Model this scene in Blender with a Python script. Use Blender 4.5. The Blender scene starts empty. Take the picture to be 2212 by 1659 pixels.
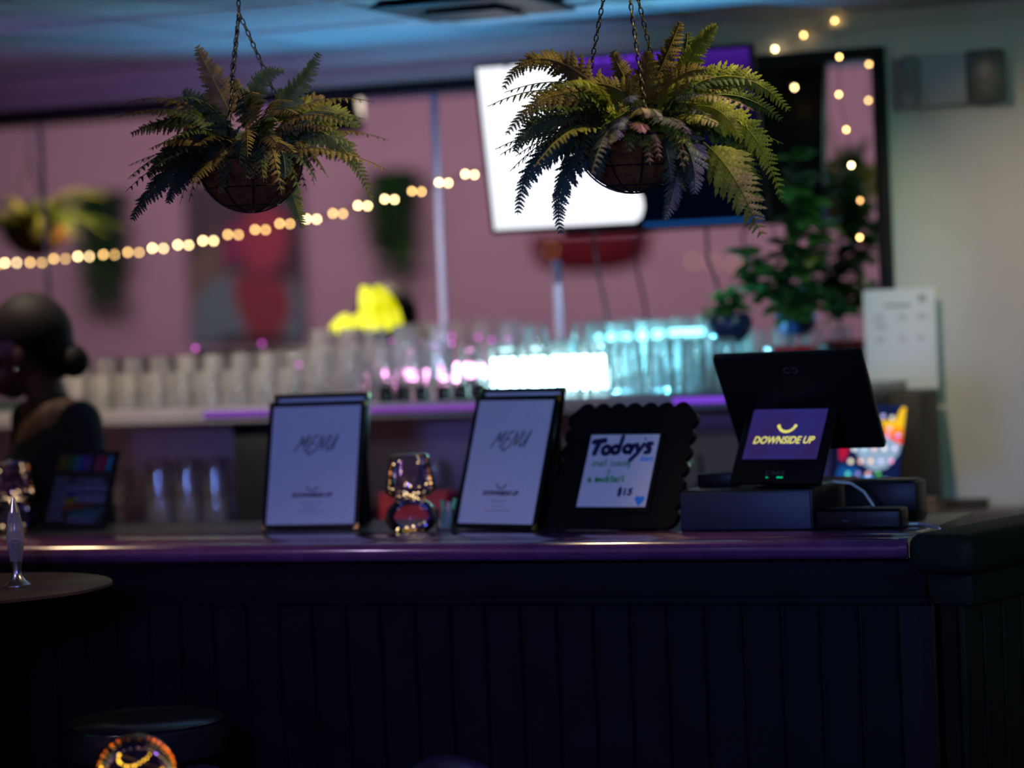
import bpy, bmesh, math, random
from mathutils import Vector, Matrix
random.seed(7)
SC = bpy.context.scene
C = SC.collection
PI = math.pi
def R(d): return math.radians(d)

# ------------------------------------------------------------------ camera
F = 6000.0; CX = 1106.0; CY = 829.5
CAMP = Vector((0, 0, 1.62))
YAW, PITCH, ROLL = R(22), R(-1.71), R(2.5)
fwd = Vector((-math.sin(YAW)*math.cos(PITCH), math.cos(YAW)*math.cos(PITCH), math.sin(PITCH)))
r0 = Vector((math.cos(YAW), math.sin(YAW), 0))
u0 = r0.cross(fwd)
IR = r0*math.cos(ROLL) - u0*math.sin(ROLL)
IU = r0*math.sin(ROLL) + u0*math.cos(ROLL)
cam = bpy.data.cameras.new('camera'); camo = bpy.data.objects.new('camera', cam); C.objects.link(camo)
mw = Matrix((IR, IU, -fwd)).transposed().to_4x4(); mw.translation = CAMP
camo.matrix_world = mw
cam.sensor_width = 36; cam.sensor_fit = 'HORIZONTAL'; cam.lens = 36*F/2212
cam.clip_start = 0.05; cam.clip_end = 100
cam.dof.use_dof = True; cam.dof.focus_distance = 5.8
cam.dof.aperture_fstop = (cam.lens/1000)/0.070
SC.camera = camo
def ray(x, y): return fwd + IR*((x-CX)/F) + IU*((CY-y)/F)
def at_Y(x, y, Y): d = ray(x, y); return CAMP + d*(Y/d.y)
def at_Z(x, y, z): d = ray(x, y); return CAMP + d*((z-CAMP.z)/d.z)
def at_D(x, y, D): return CAMP + ray(x, y)*D
def proj(p):
    q = Vector(p)-CAMP; d = q.dot(fwd)
    return (round(CX+F*q.dot(IR)/d, 1), round(CY-F*q.dot(IU)/d, 1))
def px_m(D): return D/F          # metres per pixel at depth D

# ------------------------------------------------------------------ world, view, lights
w = bpy.data.worlds.new('night'); SC.world = w; w.use_nodes = True
bg = w.node_tree.nodes['Background']; bg.inputs[0].default_value = (.25, .35, 1, 1); bg.inputs[1].default_value = .003
vs = SC.view_settings
vs.view_transform = 'Standard'; vs.look = 'None'; vs.gamma = 1; vs.exposure = 0; vs.use_curve_mapping = False
cy = SC.cycles
cy.max_bounces = 10; cy.diffuse_bounces = 3; cy.glossy_bounces = 5; cy.transmission_bounces = 6
cy.transparent_max_bounces = 48; cy.sample_clamp_indirect = 3.0; cy.sample_clamp_direct = 0
cy.caustics_reflective = False; cy.caustics_refractive = False
cy.use_denoising = True

def light(name, kind, loc, aim, col, power, size=.1, sizey=None, spot=60, blend=.6):
    l = bpy.data.lights.new(name, kind); o = bpy.data.objects.new(name, l); C.objects.link(o)
    o.location = loc; l.color = col; l.energy = power
    if kind == 'AREA':
        l.size = size
        if sizey: l.shape = 'RECTANGLE'; l.size_y = sizey
        l.spread = R(spot) if spot < 180 else PI
    else:
        l.shadow_soft_size = size
    if kind == 'SPOT': l.spot_size = R(spot); l.spot_blend = blend
    if aim is not None:
        o.rotation_euler = (Vector(aim)-Vector(loc)).to_track_quat('-Z', 'Y').to_euler()
    return o
# area light added to wash the pink wall opposite (seen in the mirror)
light('wall_wash_fill', 'AREA', (-6.6, 1.5, 3.02), (-6.6, -1.2, 1.5), (1, .90, .93), 82, 8.0, .4, 180)
# unseen cyan and violet spots added to colour the lowered ceiling
light('cyan_ceiling_fill', 'SPOT', (-3.42, 7.42, 1.56), (-3.35, 7.15, 2.41), (.04, .46, .95), 24, .0, None, 118, .9)
light('violet_ceiling_fill', 'SPOT', (-5.4, 5.0, 1.6), (-4.2, 6.9, 2.41), (.45, .2, 1), 40, .0, None, 56, .9)
light('blue_band_fill', 'SPOT', (-1.9, 3.4, 2.22), (-3.5, 7.8, 2.34), (.42, .40, 1), 60, .0, None, 22, .9)  # added spot that tints the wall band above the mirror
# warm lamp on the cream wall
light('warm_downlight', 'SPOT', (-1.93, 6.4, 2.39), (-1.2, 7.8, 1.15), (1, .79, .62), 40, .0, None, 74, .9)
light('bar_downlight', 'SPOT', (-4.22, 5.95, 2.40), (-3.55, 5.78, 1.08), (1, .70, .40), 70, .12, None, 27, .5)
light('bar_downlight', 'SPOT', (-2.57, 5.95, 2.40), (-1.92, 5.78, 1.08), (1, .70, .40), 48, .10, None, 23, .5)
light('cyan_ceiling_fill', 'SPOT', (-2.35, 7.25, 1.62), (-2.45, 7.05, 2.41), (.04, .44, 1), 12, .0, None, 110, .9)  # second unseen spot, added to spread cyan over the ceiling
light('teal_wall_fill', 'SPOT', (1.6, 2.2, 2.4), (-1.4, 7.8, 1.8), (.45, .85, .85), 150, .2, None, 44, .8)  # added fill that keeps the cream wall faintly teal
# golden lamp over the hanging ferns
light('golden_spot', 'SPOT', (-1.15, 5.6, 2.95), (-2.05, 5.4, 1.95), (1, .74, .28), 72, .05, None, 36, .5)
light('golden_spot', 'SPOT', (-2.0, 5.65, 2.95), (-2.75, 5.4, 1.9), (1, .74, .28), 36, .05, None, 36, .5)
light('violet_table_fill', 'SPOT', (-3.6, 4.0, 1.9), (-3.1, 5.05, 1.15), (.8, .6, 1), 14, .05, None, 40, .6)  # unseen spot added to light up the lava lamp
light('violet_chair_fill', 'SPOT', (-1.2, 5.3, 2.6), (-2.2, 4.7, .75), (.6, .2, 1), 70, .05, None, 50, .6)  # unseen spot added for violet rims on the chair backs
light('golden_spot', 'SPOT', (-.7, 4.0, 2.75), at_D(1610, 380, 5.75), (1, .82, .25), 26, .05, None, 9, .8)  # extra spot added to brighten the right-hand fronds
# blue lamp on the customer side
light('blue_lamp', 'SPOT', (-1.4, 1.6, 1.75), (-2.45, 6.0, .80), (.18, .29, 1), 245, .15, None, 36, .7)
# unseen spots added over the back shelf to brighten the glasses
light('shelf_fill', 'SPOT', (-4.2, 6.35, 2.38), (-4.1, 7.4, 1.35), (1, .84, .64), 150, .0, None, 80, .8)
light('shelf_fill', 'SPOT', (-3.1, 6.35, 2.38), (-3.2, 7.4, 1.35), (.8, .85, 1), 60, .0, None, 80, .8)

# ------------------------------------------------------------------ materials
def nodes(name):
    m = bpy.data.materials.new(name); m.use_nodes = True
    return m, m.node_tree.nodes, m.node_tree.links
def pm(name, col, rough=.5, metal=0, var=.12, scale=18, bump=0, spec=.5, coat=0, trans=0, emit=None, es=0):
    """principled material with a noise-driven variation of the colour"""
    m, n, l = nodes(name); b = n['Principled BSDF']
    tc = n.new('ShaderNodeTexCoord'); nz = n.new('ShaderNodeTexNoise'); nz.inputs['Scale'].default_value = scale
    nz.inputs['Detail'].default_value = 4
    l.new(tc.outputs['Object'], nz.inputs['Vector'])
    cr = n.new('ShaderNodeValToRGB'); l.new(nz.outputs['Fac'], cr.inputs[0])
    lo = [c*(1-var) for c in col]; hi = [min(1, c*(1+var)) for c in col]
    cr.color_ramp.elements[0].position = .3; cr.color_ramp.elements[1].position = .7
    cr.color_ramp.elements[0].color = (*lo, 1); cr.color_ramp.elements[1].color = (*hi, 1)
    l.new(cr.outputs[0], b.inputs['Base Color'])
    b.inputs['Roughness'].default_value = rough; b.inputs['Metallic'].default_value = metal
    b.inputs['Specular IOR Level'].default_value = spec
    if coat: b.inputs['Coat Weight'].default_value = coat; b.inputs['Coat Roughness'].default_value = .08
    if bump:
        bp = n.new('ShaderNodeBump'); bp.inputs['Strength'].default_value = bump; bp.inputs['Distance'].default_value = .004
        l.new(nz.outputs['Fac'], bp.inputs['Height']); l.new(bp.outputs[0], b.inputs['Normal'])
    if emit: b.inputs['Emission Color'].default_value = (*emit, 1); b.inputs['Emission Strength'].default_value = es
    if trans:
        t = n.new('ShaderNodeBsdfTranslucent'); l.new(cr.outputs[0], t.inputs[0])
        mx = n.new('ShaderNodeMixShader'); mx.inputs[0].default_value = trans
        l.new(b.outputs[0], mx.inputs[1]); l.new(t.outputs[0], mx.inputs[2]); l.new(mx.outputs[0], n['Material Output'].inputs[0])
    return m
def em(name, col, s, sample=True):
    m, n, l = nodes(name); n.remove(n['Principled BSDF'])
    e = n.new('ShaderNodeEmission'); e.inputs[0].default_value = (*col, 1); e.inputs[1].default_value = s
    l.new(e.outputs[0], n['Material Output'].inputs[0])
    if not sample: m.cycles.emission_sampling = 'NONE'
    return m
def glassy(name, tint=(1, 1, 1), haze=.06, hcol=(.8, .8, .8), gl=1.0, rough=.03, ior=1.45, film=False):
    """thin clear glass: transparent + fresnel gloss + diffuse haze imitating a pale glow"""
    m, n, l = nodes(name); n.remove(n['Principled BSDF'])
    tr = n.new('ShaderNodeBsdfTransparent'); tr.inputs[0].default_value = (*tint, 1)
    go = n.new('ShaderNodeBsdfGlossy'); go.inputs['Roughness'].default_value = rough
    fr = n.new('ShaderNodeFresnel'); fr.inputs[0].default_value = ior
    mu = n.new('ShaderNodeMath'); mu.operation = 'MULTIPLY'; mu.inputs[1].default_value = gl; mu.use_clamp = True
    l.new(fr.outputs[0], mu.inputs[0])
    if film:                                   # iridescent coating: hue turns with the viewing angle
        lw = n.new('ShaderNodeLayerWeight'); lw.inputs[0].default_value = .5
        cr = n.new('ShaderNodeValToRGB'); l.new(lw.outputs['Facing'], cr.inputs[0])
        e = cr.color_ramp.elements; e[0].color = (.75, .35, 1, 1); e[1].color = (.35, .9, 1, 1)
        a = cr.color_ramp.elements.new(.35); a.color = (.4, .5, 1, 1)
        a = cr.color_ramp.elements.new(.65); a.color = (1, .75, .4, 1)
        l.new(cr.outputs[0], go.inputs[0])
    m1 = n.new('ShaderNodeMixShader'); l.new(mu.outputs[0], m1.inputs[0]); l.new(tr.outputs[0], m1.inputs[1]); l.new(go.outputs[0], m1.inputs[2])
    d = n.new('ShaderNodeBsdfDiffuse'); d.inputs[0].default_value = (*hcol, 1)  # whitish haze mixed in to imitate light caught in the glass
    t = n.new('ShaderNodeBsdfTranslucent'); t.inputs[0].default_value = (*hcol, 1)
    a = n.new('ShaderNodeMixShader'); a.inputs[0].default_value = .5; l.new(d.outputs[0], a.inputs[1]); l.new(t.outputs[0], a.inputs[2])
    m2 = n.new('ShaderNodeMixShader'); m2.inputs[0].default_value = haze
    nz = n.new('ShaderNodeTexNoise'); nz.inputs['Scale'].default_value = 30
    mm = n.new('ShaderNodeMath'); mm.operation = 'MULTIPLY'; mm.inputs[1].default_value = haze*2
    l.new(nz.outputs['Fac'], mm.inputs[0]); l.new(mm.outputs[0], m2.inputs[0])
    l.new(m1.outputs[0], m2.inputs[1]); l.new(a.outputs[0], m2.inputs[2])
    l.new(m2.outputs[0], n['Material Output'].inputs[0])
    return m
def mirror_mat():
    m, n, l = nodes('mirror_glass'); n.remove(n['Principled BSDF'])
    g = n.new('ShaderNodeBsdfGlossy'); g.inputs[0].default_value = (.88, .88, .88, 1); g.inputs['Roughness'].default_value = 0
    l.new(g.outputs[0], n['Material Output'].inputs[0]); return m

MT = dict(
 cream=pm('cream_wall_paint', (.62, .60, .54), .8, var=.03, scale=6, bump=.05),
 pink=pm('pink_wall_paint', (.60, .31, .44), .85, var=.03, scale=4),
 dim=pm('dark_room_wall', (.12, .10, .12), .9, var=.1, scale=3),
 ceil=pm('ceiling_tile_white', (.62, .62, .62), .85, var=.06, scale=40, bump=.2),
 grid=pm('ceiling_grid_white', (.55, .56, .56), .5, var=.02),
 floor=pm('dark_floor_vinyl', (.05, .045, .05), .45, var=.3, scale=5),
 black=pm('black_paint', (.006, .006, .007), .5, var=.2, spec=.15),
 blackpl=pm('black_plastic', (.005, .005, .0065), .38, var=.15, scale=40, spec=.2),
 blackleather=pm('black_menu_leatherette', (.005, .005, .006), .42, var=.25, scale=120, bump=.15, spec=.2),
 bar=pm('blue_black_bar_paint', (.003, .005, .008), .6, var=.25, scale=9, bump=.1, spec=.08),
 bartop=pm('dark_bar_top', (.075, .06, .05), .35, var=.3, scale=7, spec=.4),
 rail=pm('lacquered_bar_rail', (.11, .035, .12), .2, var=.25, scale=14, spec=.6, coat=.7),  # purple tint stands in for violet light reflected in the lacquer
 armrest=pm('dark_green_black_bar_edge', (.010, .014, .012), .6, var=.2, spec=.2),
 steel=pm('brushed_steel', (.55, .55, .6), .25, 1, var=.05),
 gold=pm('gold_corner_metal', (.45, .30, .10), .35, 1, var=.05),
 paper=pm('white_paper', (.78, .78, .80), .8, var=.02, scale=30),
 ink=pm('black_ink', (.02, .02, .035), .8, var=.1),
 greyink=pm('grey_ink', (.30, .31, .36), .8, var=.1),
 navyink=pm('navy_marker', (.012, .012, .10), .7, var=.1),
 greenink=pm('green_marker', (.03, .50, .10), .7, var=.1),
 paleink=pm('pale_green_marker', (.16, .52, .26), .7, var=.1),
 skyink=pm('sky_blue_marker', (.03, .32, .85), .7, var=.1),
 paleblue=pm('pale_blue_marker', (.12, .42, .9), .7, var=.1),
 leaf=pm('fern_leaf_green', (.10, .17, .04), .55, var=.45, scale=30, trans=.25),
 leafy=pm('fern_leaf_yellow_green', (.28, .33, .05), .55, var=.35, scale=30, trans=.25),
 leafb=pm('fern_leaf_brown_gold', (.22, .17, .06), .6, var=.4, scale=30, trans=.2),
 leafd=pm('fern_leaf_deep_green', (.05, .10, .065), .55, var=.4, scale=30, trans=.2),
 rachis=pm('fern_stalk', (.16, .13, .04), .6, var=.2),
 coco=pm('coconut_fibre_liner', (.20, .075, .02), .95, var=.5, scale=55, bump=1.0),
 wire=pm('black_basket_wire', (.012, .012, .012), .45, var=.1),
 ficus=pm('glossy_round_leaf', (.05, .16, .035), .35, var=.35, scale=12, trans=.2),
 bark=pm('dark_stem_bark', (.05, .03, .018), .9, var=.3, scale=40),
 soil=pm('potting_soil', (.03, .02, .012), .95, var=.4, scale=60),
 redpot=pm('red_pot_glaze', (.35, .015, .02), .35, var=.15),
 darkpot=pm('dark_pot_glaze', (.02, .02, .03), .3, var=.15),
 bluepot=pm('navy_pot_glaze', (.012, .02, .07), .28, var=.2),
 strip=pm('pale_joint_strip', (.34, .36, .46), .45, .5, var=.05),
 glass=glassy('drinking_glass', (.98, .98, .985), .15, (.9, .87, .82), 1.5, .02),
 glasslow=glassy('rocks_glass', (.96, .96, .97), .05, (.8, .78, .75), 1.8, .02),
 glassd=glassy('smoked_glass', (.12, .12, .14), .03, (.1, .1, .1), 1.0, .05),
 lampglass=glassy('iridescent_lamp_glass', (.95, .94, .97), .008, (.7, .7, .8), 1.15, .02, 1.5, True),
 acrylic=glassy('clear_acrylic', (.93, .95, .96), .05, (.8, .8, .8), 1.0, .05),
 mirror=mirror_mat(),
 shelf=pm('pale_shelf_laminate', (.15, .135, .15), .35, var=.1, scale=8),
 cab=pm('back_bar_panel', (.50, .32, .42), .6, var=.15, scale=6),
 wood=pm('dark_brown_wood', (.035, .026, .02), .6, var=.35, scale=12),
 skin=pm('brown_skin', (.085, .040, .024), .5, var=.1, scale=20),
 hair=pm('black_hair', (.007, .005, .005), .65, var=.3, scale=90, spec=.12),
 cloth=pm('black_knit', (.012, .011, .012), .85, var=.3, scale=110, bump=.3),
 denim=pm('black_trousers', (.012, .012, .016), .85, var=.2),
 bodywhite=pm('fixture_white', (.42, .43, .42), .5, var=.03),
 fixgrey=pm('fixture_grey_lens', (.20, .20, .18), .3, var=.3, scale=20),
 fixdark=pm('fixture_dark_lens', (.06, .075, .06), .3, var=.4, scale=20),
 reddark=pm('dark_red_lacquer', (.18, .008, .02), .4, var=.2),
 cable=pm('white_cable', (.55, .62, .6), .5, var=.05),
 tvcable=pm('mauve_grey_cable', (.04, .025, .035), .6, var=.1),
 table=pm('dark_tabletop', (.05, .032, .022), .5, var=.3, scale=10, spec=.1),
 vinyl=pm('black_vinyl', (.010, .010, .012), .25, var=.2, spec=.35),
 teal=pm('dark_chair_plastic', (.016, .008, .02), .3, var=.1, spec=.6),
)
# ------------------------------------------------------------------ mesh helpers
class MB:
    def __init__(s): s.v = []; s.f = []
    def add(s, vs, fs, M=None):
        o = len(s.v)
        s.v += [tuple(M @ Vector(p)) if M is not None else tuple(p) for p in vs]
        s.f += [tuple(i+o for i in f) for f in fs]; return s
    def bm(s, bm, M=None):
        bm.verts.index_update()
        s.add([v.co[:] for v in bm.verts], [[v.index for v in f.verts] for f in bm.faces], M); bm.free(); return s
    def box(s, lo, hi, bev=0, M=None, seg=2):
        b = bmesh.new(); bmesh.ops.create_cube(b, size=1)
        for v in b.verts:
            v.co = Vector([lo[i] + (v.co[i]+.5)*(hi[i]-lo[i]) for i in range(3)])
        if bev: bmesh.ops.bevel(b, geom=b.edges[:], offset=bev, segments=seg, profile=.5, affect='EDGES')
        return s.bm(b, M)
    def tube(s, pts, r, n=8, cap=True, M=None):
        pts = [Vector(p) for p in pts]; vs = []; fs = []; k = len(pts)
        rr = r if isinstance(r, (list, tuple)) else [r]*k
        up = Vector((0, 0, 1)); side = None
        for i, p in enumerate(pts):
            t = (pts[min(i+1, k-1)] - pts[max(i-1, 0)]).normalized()
            if side is None:
                side = t.cross(up if abs(t.z) < .9 else Vector((1, 0, 0))).normalized()
            else:
                side = (side - t*side.dot(t)).normalized()
            b = t.cross(side)
            for j in range(n):
                a = 2*PI*j/n; vs.append(p + (side*math.cos(a)+b*math.sin(a))*rr[i])
        for i in range(k-1):
            for j in range(n):
                fs.append((i*n+j, i*n+(j+1) % n, (i+1)*n+(j+1) % n, (i+1)*n+j))
        if cap: fs.append(tuple(range(n))[::-1]); fs.append(tuple((k-1)*n+j for j in range(n)))
        return s.add(vs, fs, M)
    def lathe(s, prof, n=24, M=None, cap0=True, cap1=True, sx=1, sy=1):
        vs = []; fs = []; k = len(prof)
        for r, z in prof:
            for j in range(n):
                a = 2*PI*j/n; vs.append((r*math.cos(a)*sx, r*math.sin(a)*sy, z))
        for i in range(k-1):
            for j in range(n):
                fs.append((i*n+j, i*n+(j+1) % n, (i+1)*n+(j+1) % n, (i+1)*n+j))
        if cap0 and prof[0][0] > 1e-6: fs.append(tuple(range(n))[::-1])
        if cap1 and prof[-1][0] > 1e-6: fs.append(tuple((k-1)*n+j for j in range(n)))
        return s.add(vs, fs, M)
    def prism(s, outline, y0, y1, M=None):
        """outline in (x, z), extruded along y"""
        n = len(outline)
        vs = [(x, y0, z) for x, z in outline] + [(x, y1, z) for x, z in outline]
        fs = [tuple(range(n)), tuple(range(2*n-1, n-1, -1))]
        fs += [(i, n+i, n+(i+1) % n, (i+1) % n) for i in range(n)]
        return s.add(vs, fs, M)
    def sphere(s, c, r, seg=12, rings=8, M=None):
        b = bmesh.new(); bmesh.ops.create_uvsphere(b, u_segments=seg, v_segments=rings, radius=1)
        rr = r if isinstance(r, (tuple, list, Vector)) else (r, r, r)
        for v in b.verts: v.co = Vector((c[0]+v.co.x*rr[0], c[1]+v.co.y*rr[1], c[2]+v.co.z*rr[2]))
        return s.bm(b, M)
    def disc(s, c, rx, rz, y, n=14):
        return s.add([(c[0]+rx*math.cos(2*PI*j/n), y, c[1]+rz*math.sin(2*PI*j/n)) for j in range(n)], [tuple(range(n))])
    def strokes(s, lines, w, y=0, M=None):
        """flat pen strokes in the local xz plane"""
        for ln in lines:
            ln = [Vector((a[0], a[1])) for a in ln]
            for p in ln:
                s.add([(p.x+w/2*math.cos(2*PI*j/8), y, p.y+w/2*math.sin(2*PI*j/8)) for j in range(8)], [tuple(range(8))], M)
            for a, b in zip(ln, ln[1:]):
                t = b-a
                if t.length < 1e-6: continue
                nn = Vector((-t.y, t.x)).normalized()*w/2
                s.add([(q.x, y, q.y) for q in (a+nn, a-nn, b-nn, b+nn)], [(0, 1, 2, 3)], M)
        return s
    def build(s, name, mat, parent=None, smooth=True, ang=40):
        me = bpy.data.meshes.new(name); me.from_pydata(s.v, [], s.f); me.validate()
        b = bmesh.new(); b.from_mesh(me); bmesh.ops.recalc_face_normals(b, faces=b.faces); b.to_mesh(me); b.free()
        return mobj(name, me, mat, parent, smooth, ang)
def mobj(name, me, mat, parent=None, smooth=True, ang=40):
    o = bpy.data.objects.new(name, me); C.objects.link(o)
    if mat is not None: me.materials.append(mat)
    if smooth and len(me.polygons):
        me.polygons.foreach_set('use_smooth', [True]*len(me.polygons))
        me.set_sharp_from_angle(angle=R(ang))
    if parent is not None: o.parent = parent
    return o
def tag(o, label=None, cat=None, group=None, kind=None):
    if label: o['label'] = label
    if cat: o['category'] = cat
    if group: o['group'] = group
    if kind: o['kind'] = kind
    return o
def thing(name, label, cat, M=None, group=None):
    o = bpy.data.objects.new(name, None); C.objects.link(o); o.empty_display_size = .05
    if M is not None: o.matrix_world = M if isinstance(M, Matrix) else Matrix.Translation(M)
    return tag(o, label, cat, group)
def struct(name, mb, mat, smooth=False):
    o = mb.build(name, mat, None, smooth); o['kind'] = 'structure'; return o
def dup(root, M, label=None, group=None):
    r = root.copy(); C.objects.link(r); r.matrix_world = M if isinstance(M, Matrix) else Matrix.Translation(M)
    if label: r['label'] = label
    if group: r['group'] = group
    for ch in root.children:
        c = ch.copy(); C.objects.link(c); c.parent = r
        for g in ch.children:
            d = g.copy(); C.objects.link(d); d.parent = c
    return r
def text_part(name, body, size, mat, parent, x, z, y=-.001, shear=0, off=0, align='CENTER', sx=1.0):
    cu = bpy.data.curves.new('t', 'FONT'); cu.body = body; cu.size = size; cu.shear = shear; cu.offset = off
    cu.align_x = align; cu.align_y = 'CENTER'; cu.resolution_u = 3
    o = bpy.data.objects.new('t', cu); C.objects.link(o)
    dg = bpy.context.evaluated_depsgraph_get(); me = bpy.data.meshes.new_from_object(o.evaluated_get(dg))
    bpy.data.objects.remove(o); bpy.data.curves.remove(cu)
    me.transform(Matrix.Translation((x, y, z)) @ Matrix.Rotation(R(90), 4, 'X') @ Matrix.Diagonal((sx, 1, 1, 1)))
    me.materials.clear()
    return mobj(name, me, mat, parent, False)
def facing(P, cw=0, tilt=0):
    """frame at P: x right, y back, z up; turned clockwise by cw degrees, leaning back by tilt degrees"""
    return Matrix.Translation(P) @ Matrix.Rotation(R(-cw), 4, 'Z') @ Matrix.Rotation(R(-tilt), 4, 'X')
def arc(cx, cz, rx, rz, a0, a1, n=12):
    return [(cx+rx*math.cos(R(a0+(a1-a0)*i/n)), cz+rz*math.sin(R(a0+(a1-a0)*i/n))) for i in range(n+1)]
def smile(x, z, r): # smile with rounded ends
    return [arc(x, z+r*.55, r, r, 205, 335, 14)], [[(x+r*math.cos(R(a)), z+r*.55+r*math.sin(R(a))) for _ in (0,)] for a in (203, 337)]
def rest(o):  pass

# ------------------------------------------------------------------ the setting
YM = 7.78; YW = 7.80
struct('floor', MB().box((-11, -1.3, -.05), (4, 8, 0)), MT['floor'])
struct('wall_back', MB().box((-11, YW, 0), (4, YW+.1, 3.2)), MT['cream'])
struct('wall_front', MB().box((-11, -1.3, 0), (4, -1.2, 3.2)), MT['pink'])
struct('wall_left', MB().box((-11.1, -1.3, 0), (-11, 7.9, 3.2)), MT['dim'])
struct('wall_right', MB().box((4, -1.3, 0), (4.1, 7.9, 3.2)), MT['dim'])
struct('ceiling', MB().box((-11, -1.3, 3.15), (4, 7.9, 3.25)), MT['dim'])
# lowered ceiling over the bar: slab, grid bars and tiles
SOF = 2.41; SY = 5.85
slab = struct('trim_1', MB().box((-8.5, SY, SOF+.02), (2.4, YW, 3.15)), MT['ceil'])
xs = [-3.69+.6*i for i in range(-7, 10)]
ys = [SY, 6.45, 7.05, 7.65, YW]
for i in range(len(xs)-1):
    for j in range(len(ys)-1):
        if abs(xs[i]+3.09) < .01 and j == 1: continue
        MB().box((xs[i]+.014, ys[j]+.014, SOF+random.uniform(-.002, .003)), (xs[i+1]-.014, ys[j+1]-.014, SOF+.022)).build('ceiling_tile', MT['ceil'], slab, False)
g = MB()
for x in xs: g.box((x-.012, SY, SOF-.004), (x+.012, YW, SOF+.02))
for y in ys: g.box((xs[0], y-.012, SOF-.005), (xs[-1], min(y+.012, YW), SOF+.02))
g.build('ceiling_grid', MT['grid'], slab, False)
struct('trim_2', MB().box((-11, YW-.02, 2.36), (4, YW, 2.408)), MT['cream'])
struct('baseboard_back', MB().box((-11, YW-.015, 0), (4, YW, .1)), MT['black'])

# ceiling air diffuser
v = thing('ceiling_vent', 'square metal ceiling air vent with a dark louvred opening above the bar', 'vent', Vector((-2.79, 6.75, SOF)))
f = MB()
for s1 in (-1, 1):
    f.box((-.292, s1*.28-.012, -.008), (.292, s1*.28+.012, .004)); f.box((s1*.28-.012, -.268, -.008), (s1*.28+.012, .268, .004))
f.build('vent_frame', MT['grid'], v, False)
MB().box((-.268, -.268, .002), (.268, .268, .018)).build('duct_plate', MT['ceil'], v, False)
MB().lathe([(.0005, -.001), (.26, -.001), (.29, -.016), (.30, -.022), (.285, -.026), (.0005, -.024)], 4, Matrix.Rotation(R(45), 4, 'Z'), cap0=False, cap1=False).build('dark_opening', MT['black'], v, False)
MB().box((-.11, -.11, -.040), (.11, .11, -.034), .003).build('centre_plate', MT['black'], v, False)
for sx_ in (-1, 1):
    for sy_ in (-1, 1):
        MB().box((sx_*.09-.004, sy_*.09-.004, -.036), (sx_*.09+.004, sy_*.09+.004, -.02)).build('support', MT['black'], v, False)

# ------------------------------------------------------------------ wall mirror
pTL = at_Y(0, 250, YM); zt = 2.30
xr = at_Y(1918, 300, YM).x; xl = -8.2
mr = thing('wall_mirror', 'huge black-framed wall mirror behind the bar reflecting a pink wall', 'mirror', Vector((xl, YM, .0)))
zb = 1.02
L = xr-xl
MB().box((0, -.006, zb), (L, .012, zt)).build('mirror_glass', MT['mirror'], mr, False)
fw = .034
MB().box((-.02, -.03, zt-fw), (L+.0, .015, zt), .003).build('frame_top', MT['black'], mr)
MB().box((L-fw, -.03, zb), (L, .015, zt-fw), .003).build('frame_side', MT['black'], mr)
MB().box((-.02, -.03, zb), (L, .015, zb+.03), .003).build('frame_bottom', MT['black'], mr)
for (x, y, wd, z1, mt_) in ((100, 500, .012, zt-fw, 'strip'), (950, 460, .021, zt-fw, 'strip'), (1207, 640, .026, at_Y(1199, 562, YM).z, 'strip')):
    X = at_Y(x, y, YM).x-xl
    MB().box((X-wd/2, -.012, zb+.03), (X+wd/2, -.0062, z1), .002).build('joint_strip', MT[mt_], mr)
# ------------------------------------------------------------------ bar counter
BT = 1.08; YB = 5.75
bx1 = at_Y(1973, 1165, YB).x; bx0 = -6.2
bar = thing('bar_counter', 'long blue-black bar counter with vertical board front and glossy rail', 'bar counter', Vector((bx0, YB, 0)))
L = bx1-bx0
MB().box((0, .30, BT-.04), (L-.02, .65, BT), .001).build('counter_top', MT['bartop'], bar)
prof = []                                              # rail profile in (y, z): flat top with a rolled front edge
cy0, cz0, rr = .022, BT-.022, .0222
for i in range(11):
    a = R(90+180*i/10); prof.append((cy0+rr*math.cos(a), cz0+rr*math.sin(a)))
prof = [(.30, BT+.0001), (.298, BT+.0004), (.075, BT+.0004), (.072, BT-.0012)] + prof + [(.05, BT-.045), (.30, BT-.045)]
vs = [(0, y, z) for y, z in prof]+[(L-.02, y, z) for y, z in prof]; n = len(prof)
fs = [(i, (i+1) % n, n+(i+1) % n, n+i) for i in range(n)]+[tuple(range(n))[::-1], tuple(range(n, 2*n))]
MB().add(vs, fs).build('front_rail', MT['rail'], bar, True, 50)
vs2 = [(L-.034, y*1.0-.003 if y < .1 else y, z+.002) for y, z in prof]+[(L-.014, y-.003 if y < .1 else y, z+.002) for y, z in prof]
MB().add(vs2, fs).build('rail_end_cap', MT['rail'], bar, True, 50)
MB().box((0, .10, BT-.135), (L, .14, BT-.04), .003).build('apron', MT['bar'], bar)
MB().box((0, .115, BT-.155), (L, .14, BT-.135), .004).build('apron_moulding', MT['bar'], bar)
xp = at_Y(1128, 1400, YB+.125).x-bx0; sp = .0884
k0 = -int(xp/sp)
for k in range(k0, 60):
    a = xp+k*sp+.0035; b = a+sp-.007
    if b > L: break
    MB().box((a, .125+random.uniform(-.0008, .0008), .1), (b, .14, BT-.155), .003, seg=1).build('plank', MT['bar'], bar, False)
MB().box((0, .14, 0), (L, .165, BT-.04)).build('carcass', MT['black'], bar, False)
MB().box((0, .16, 0), (L, .175, .1), .002).build('kick_board', MT['black'], bar, False)
MB().box((0, .56, 0), (L, .585, BT-.04)).build('back_panel', MT['black'], bar, False)

# the return of the bar at the right
rt = thing('bar_return', 'dark padded bar end turning the corner toward the back wall', 'bar counter', facing(Vector((bx1+.0, YB-.01, 0)), 15.8))
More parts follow.
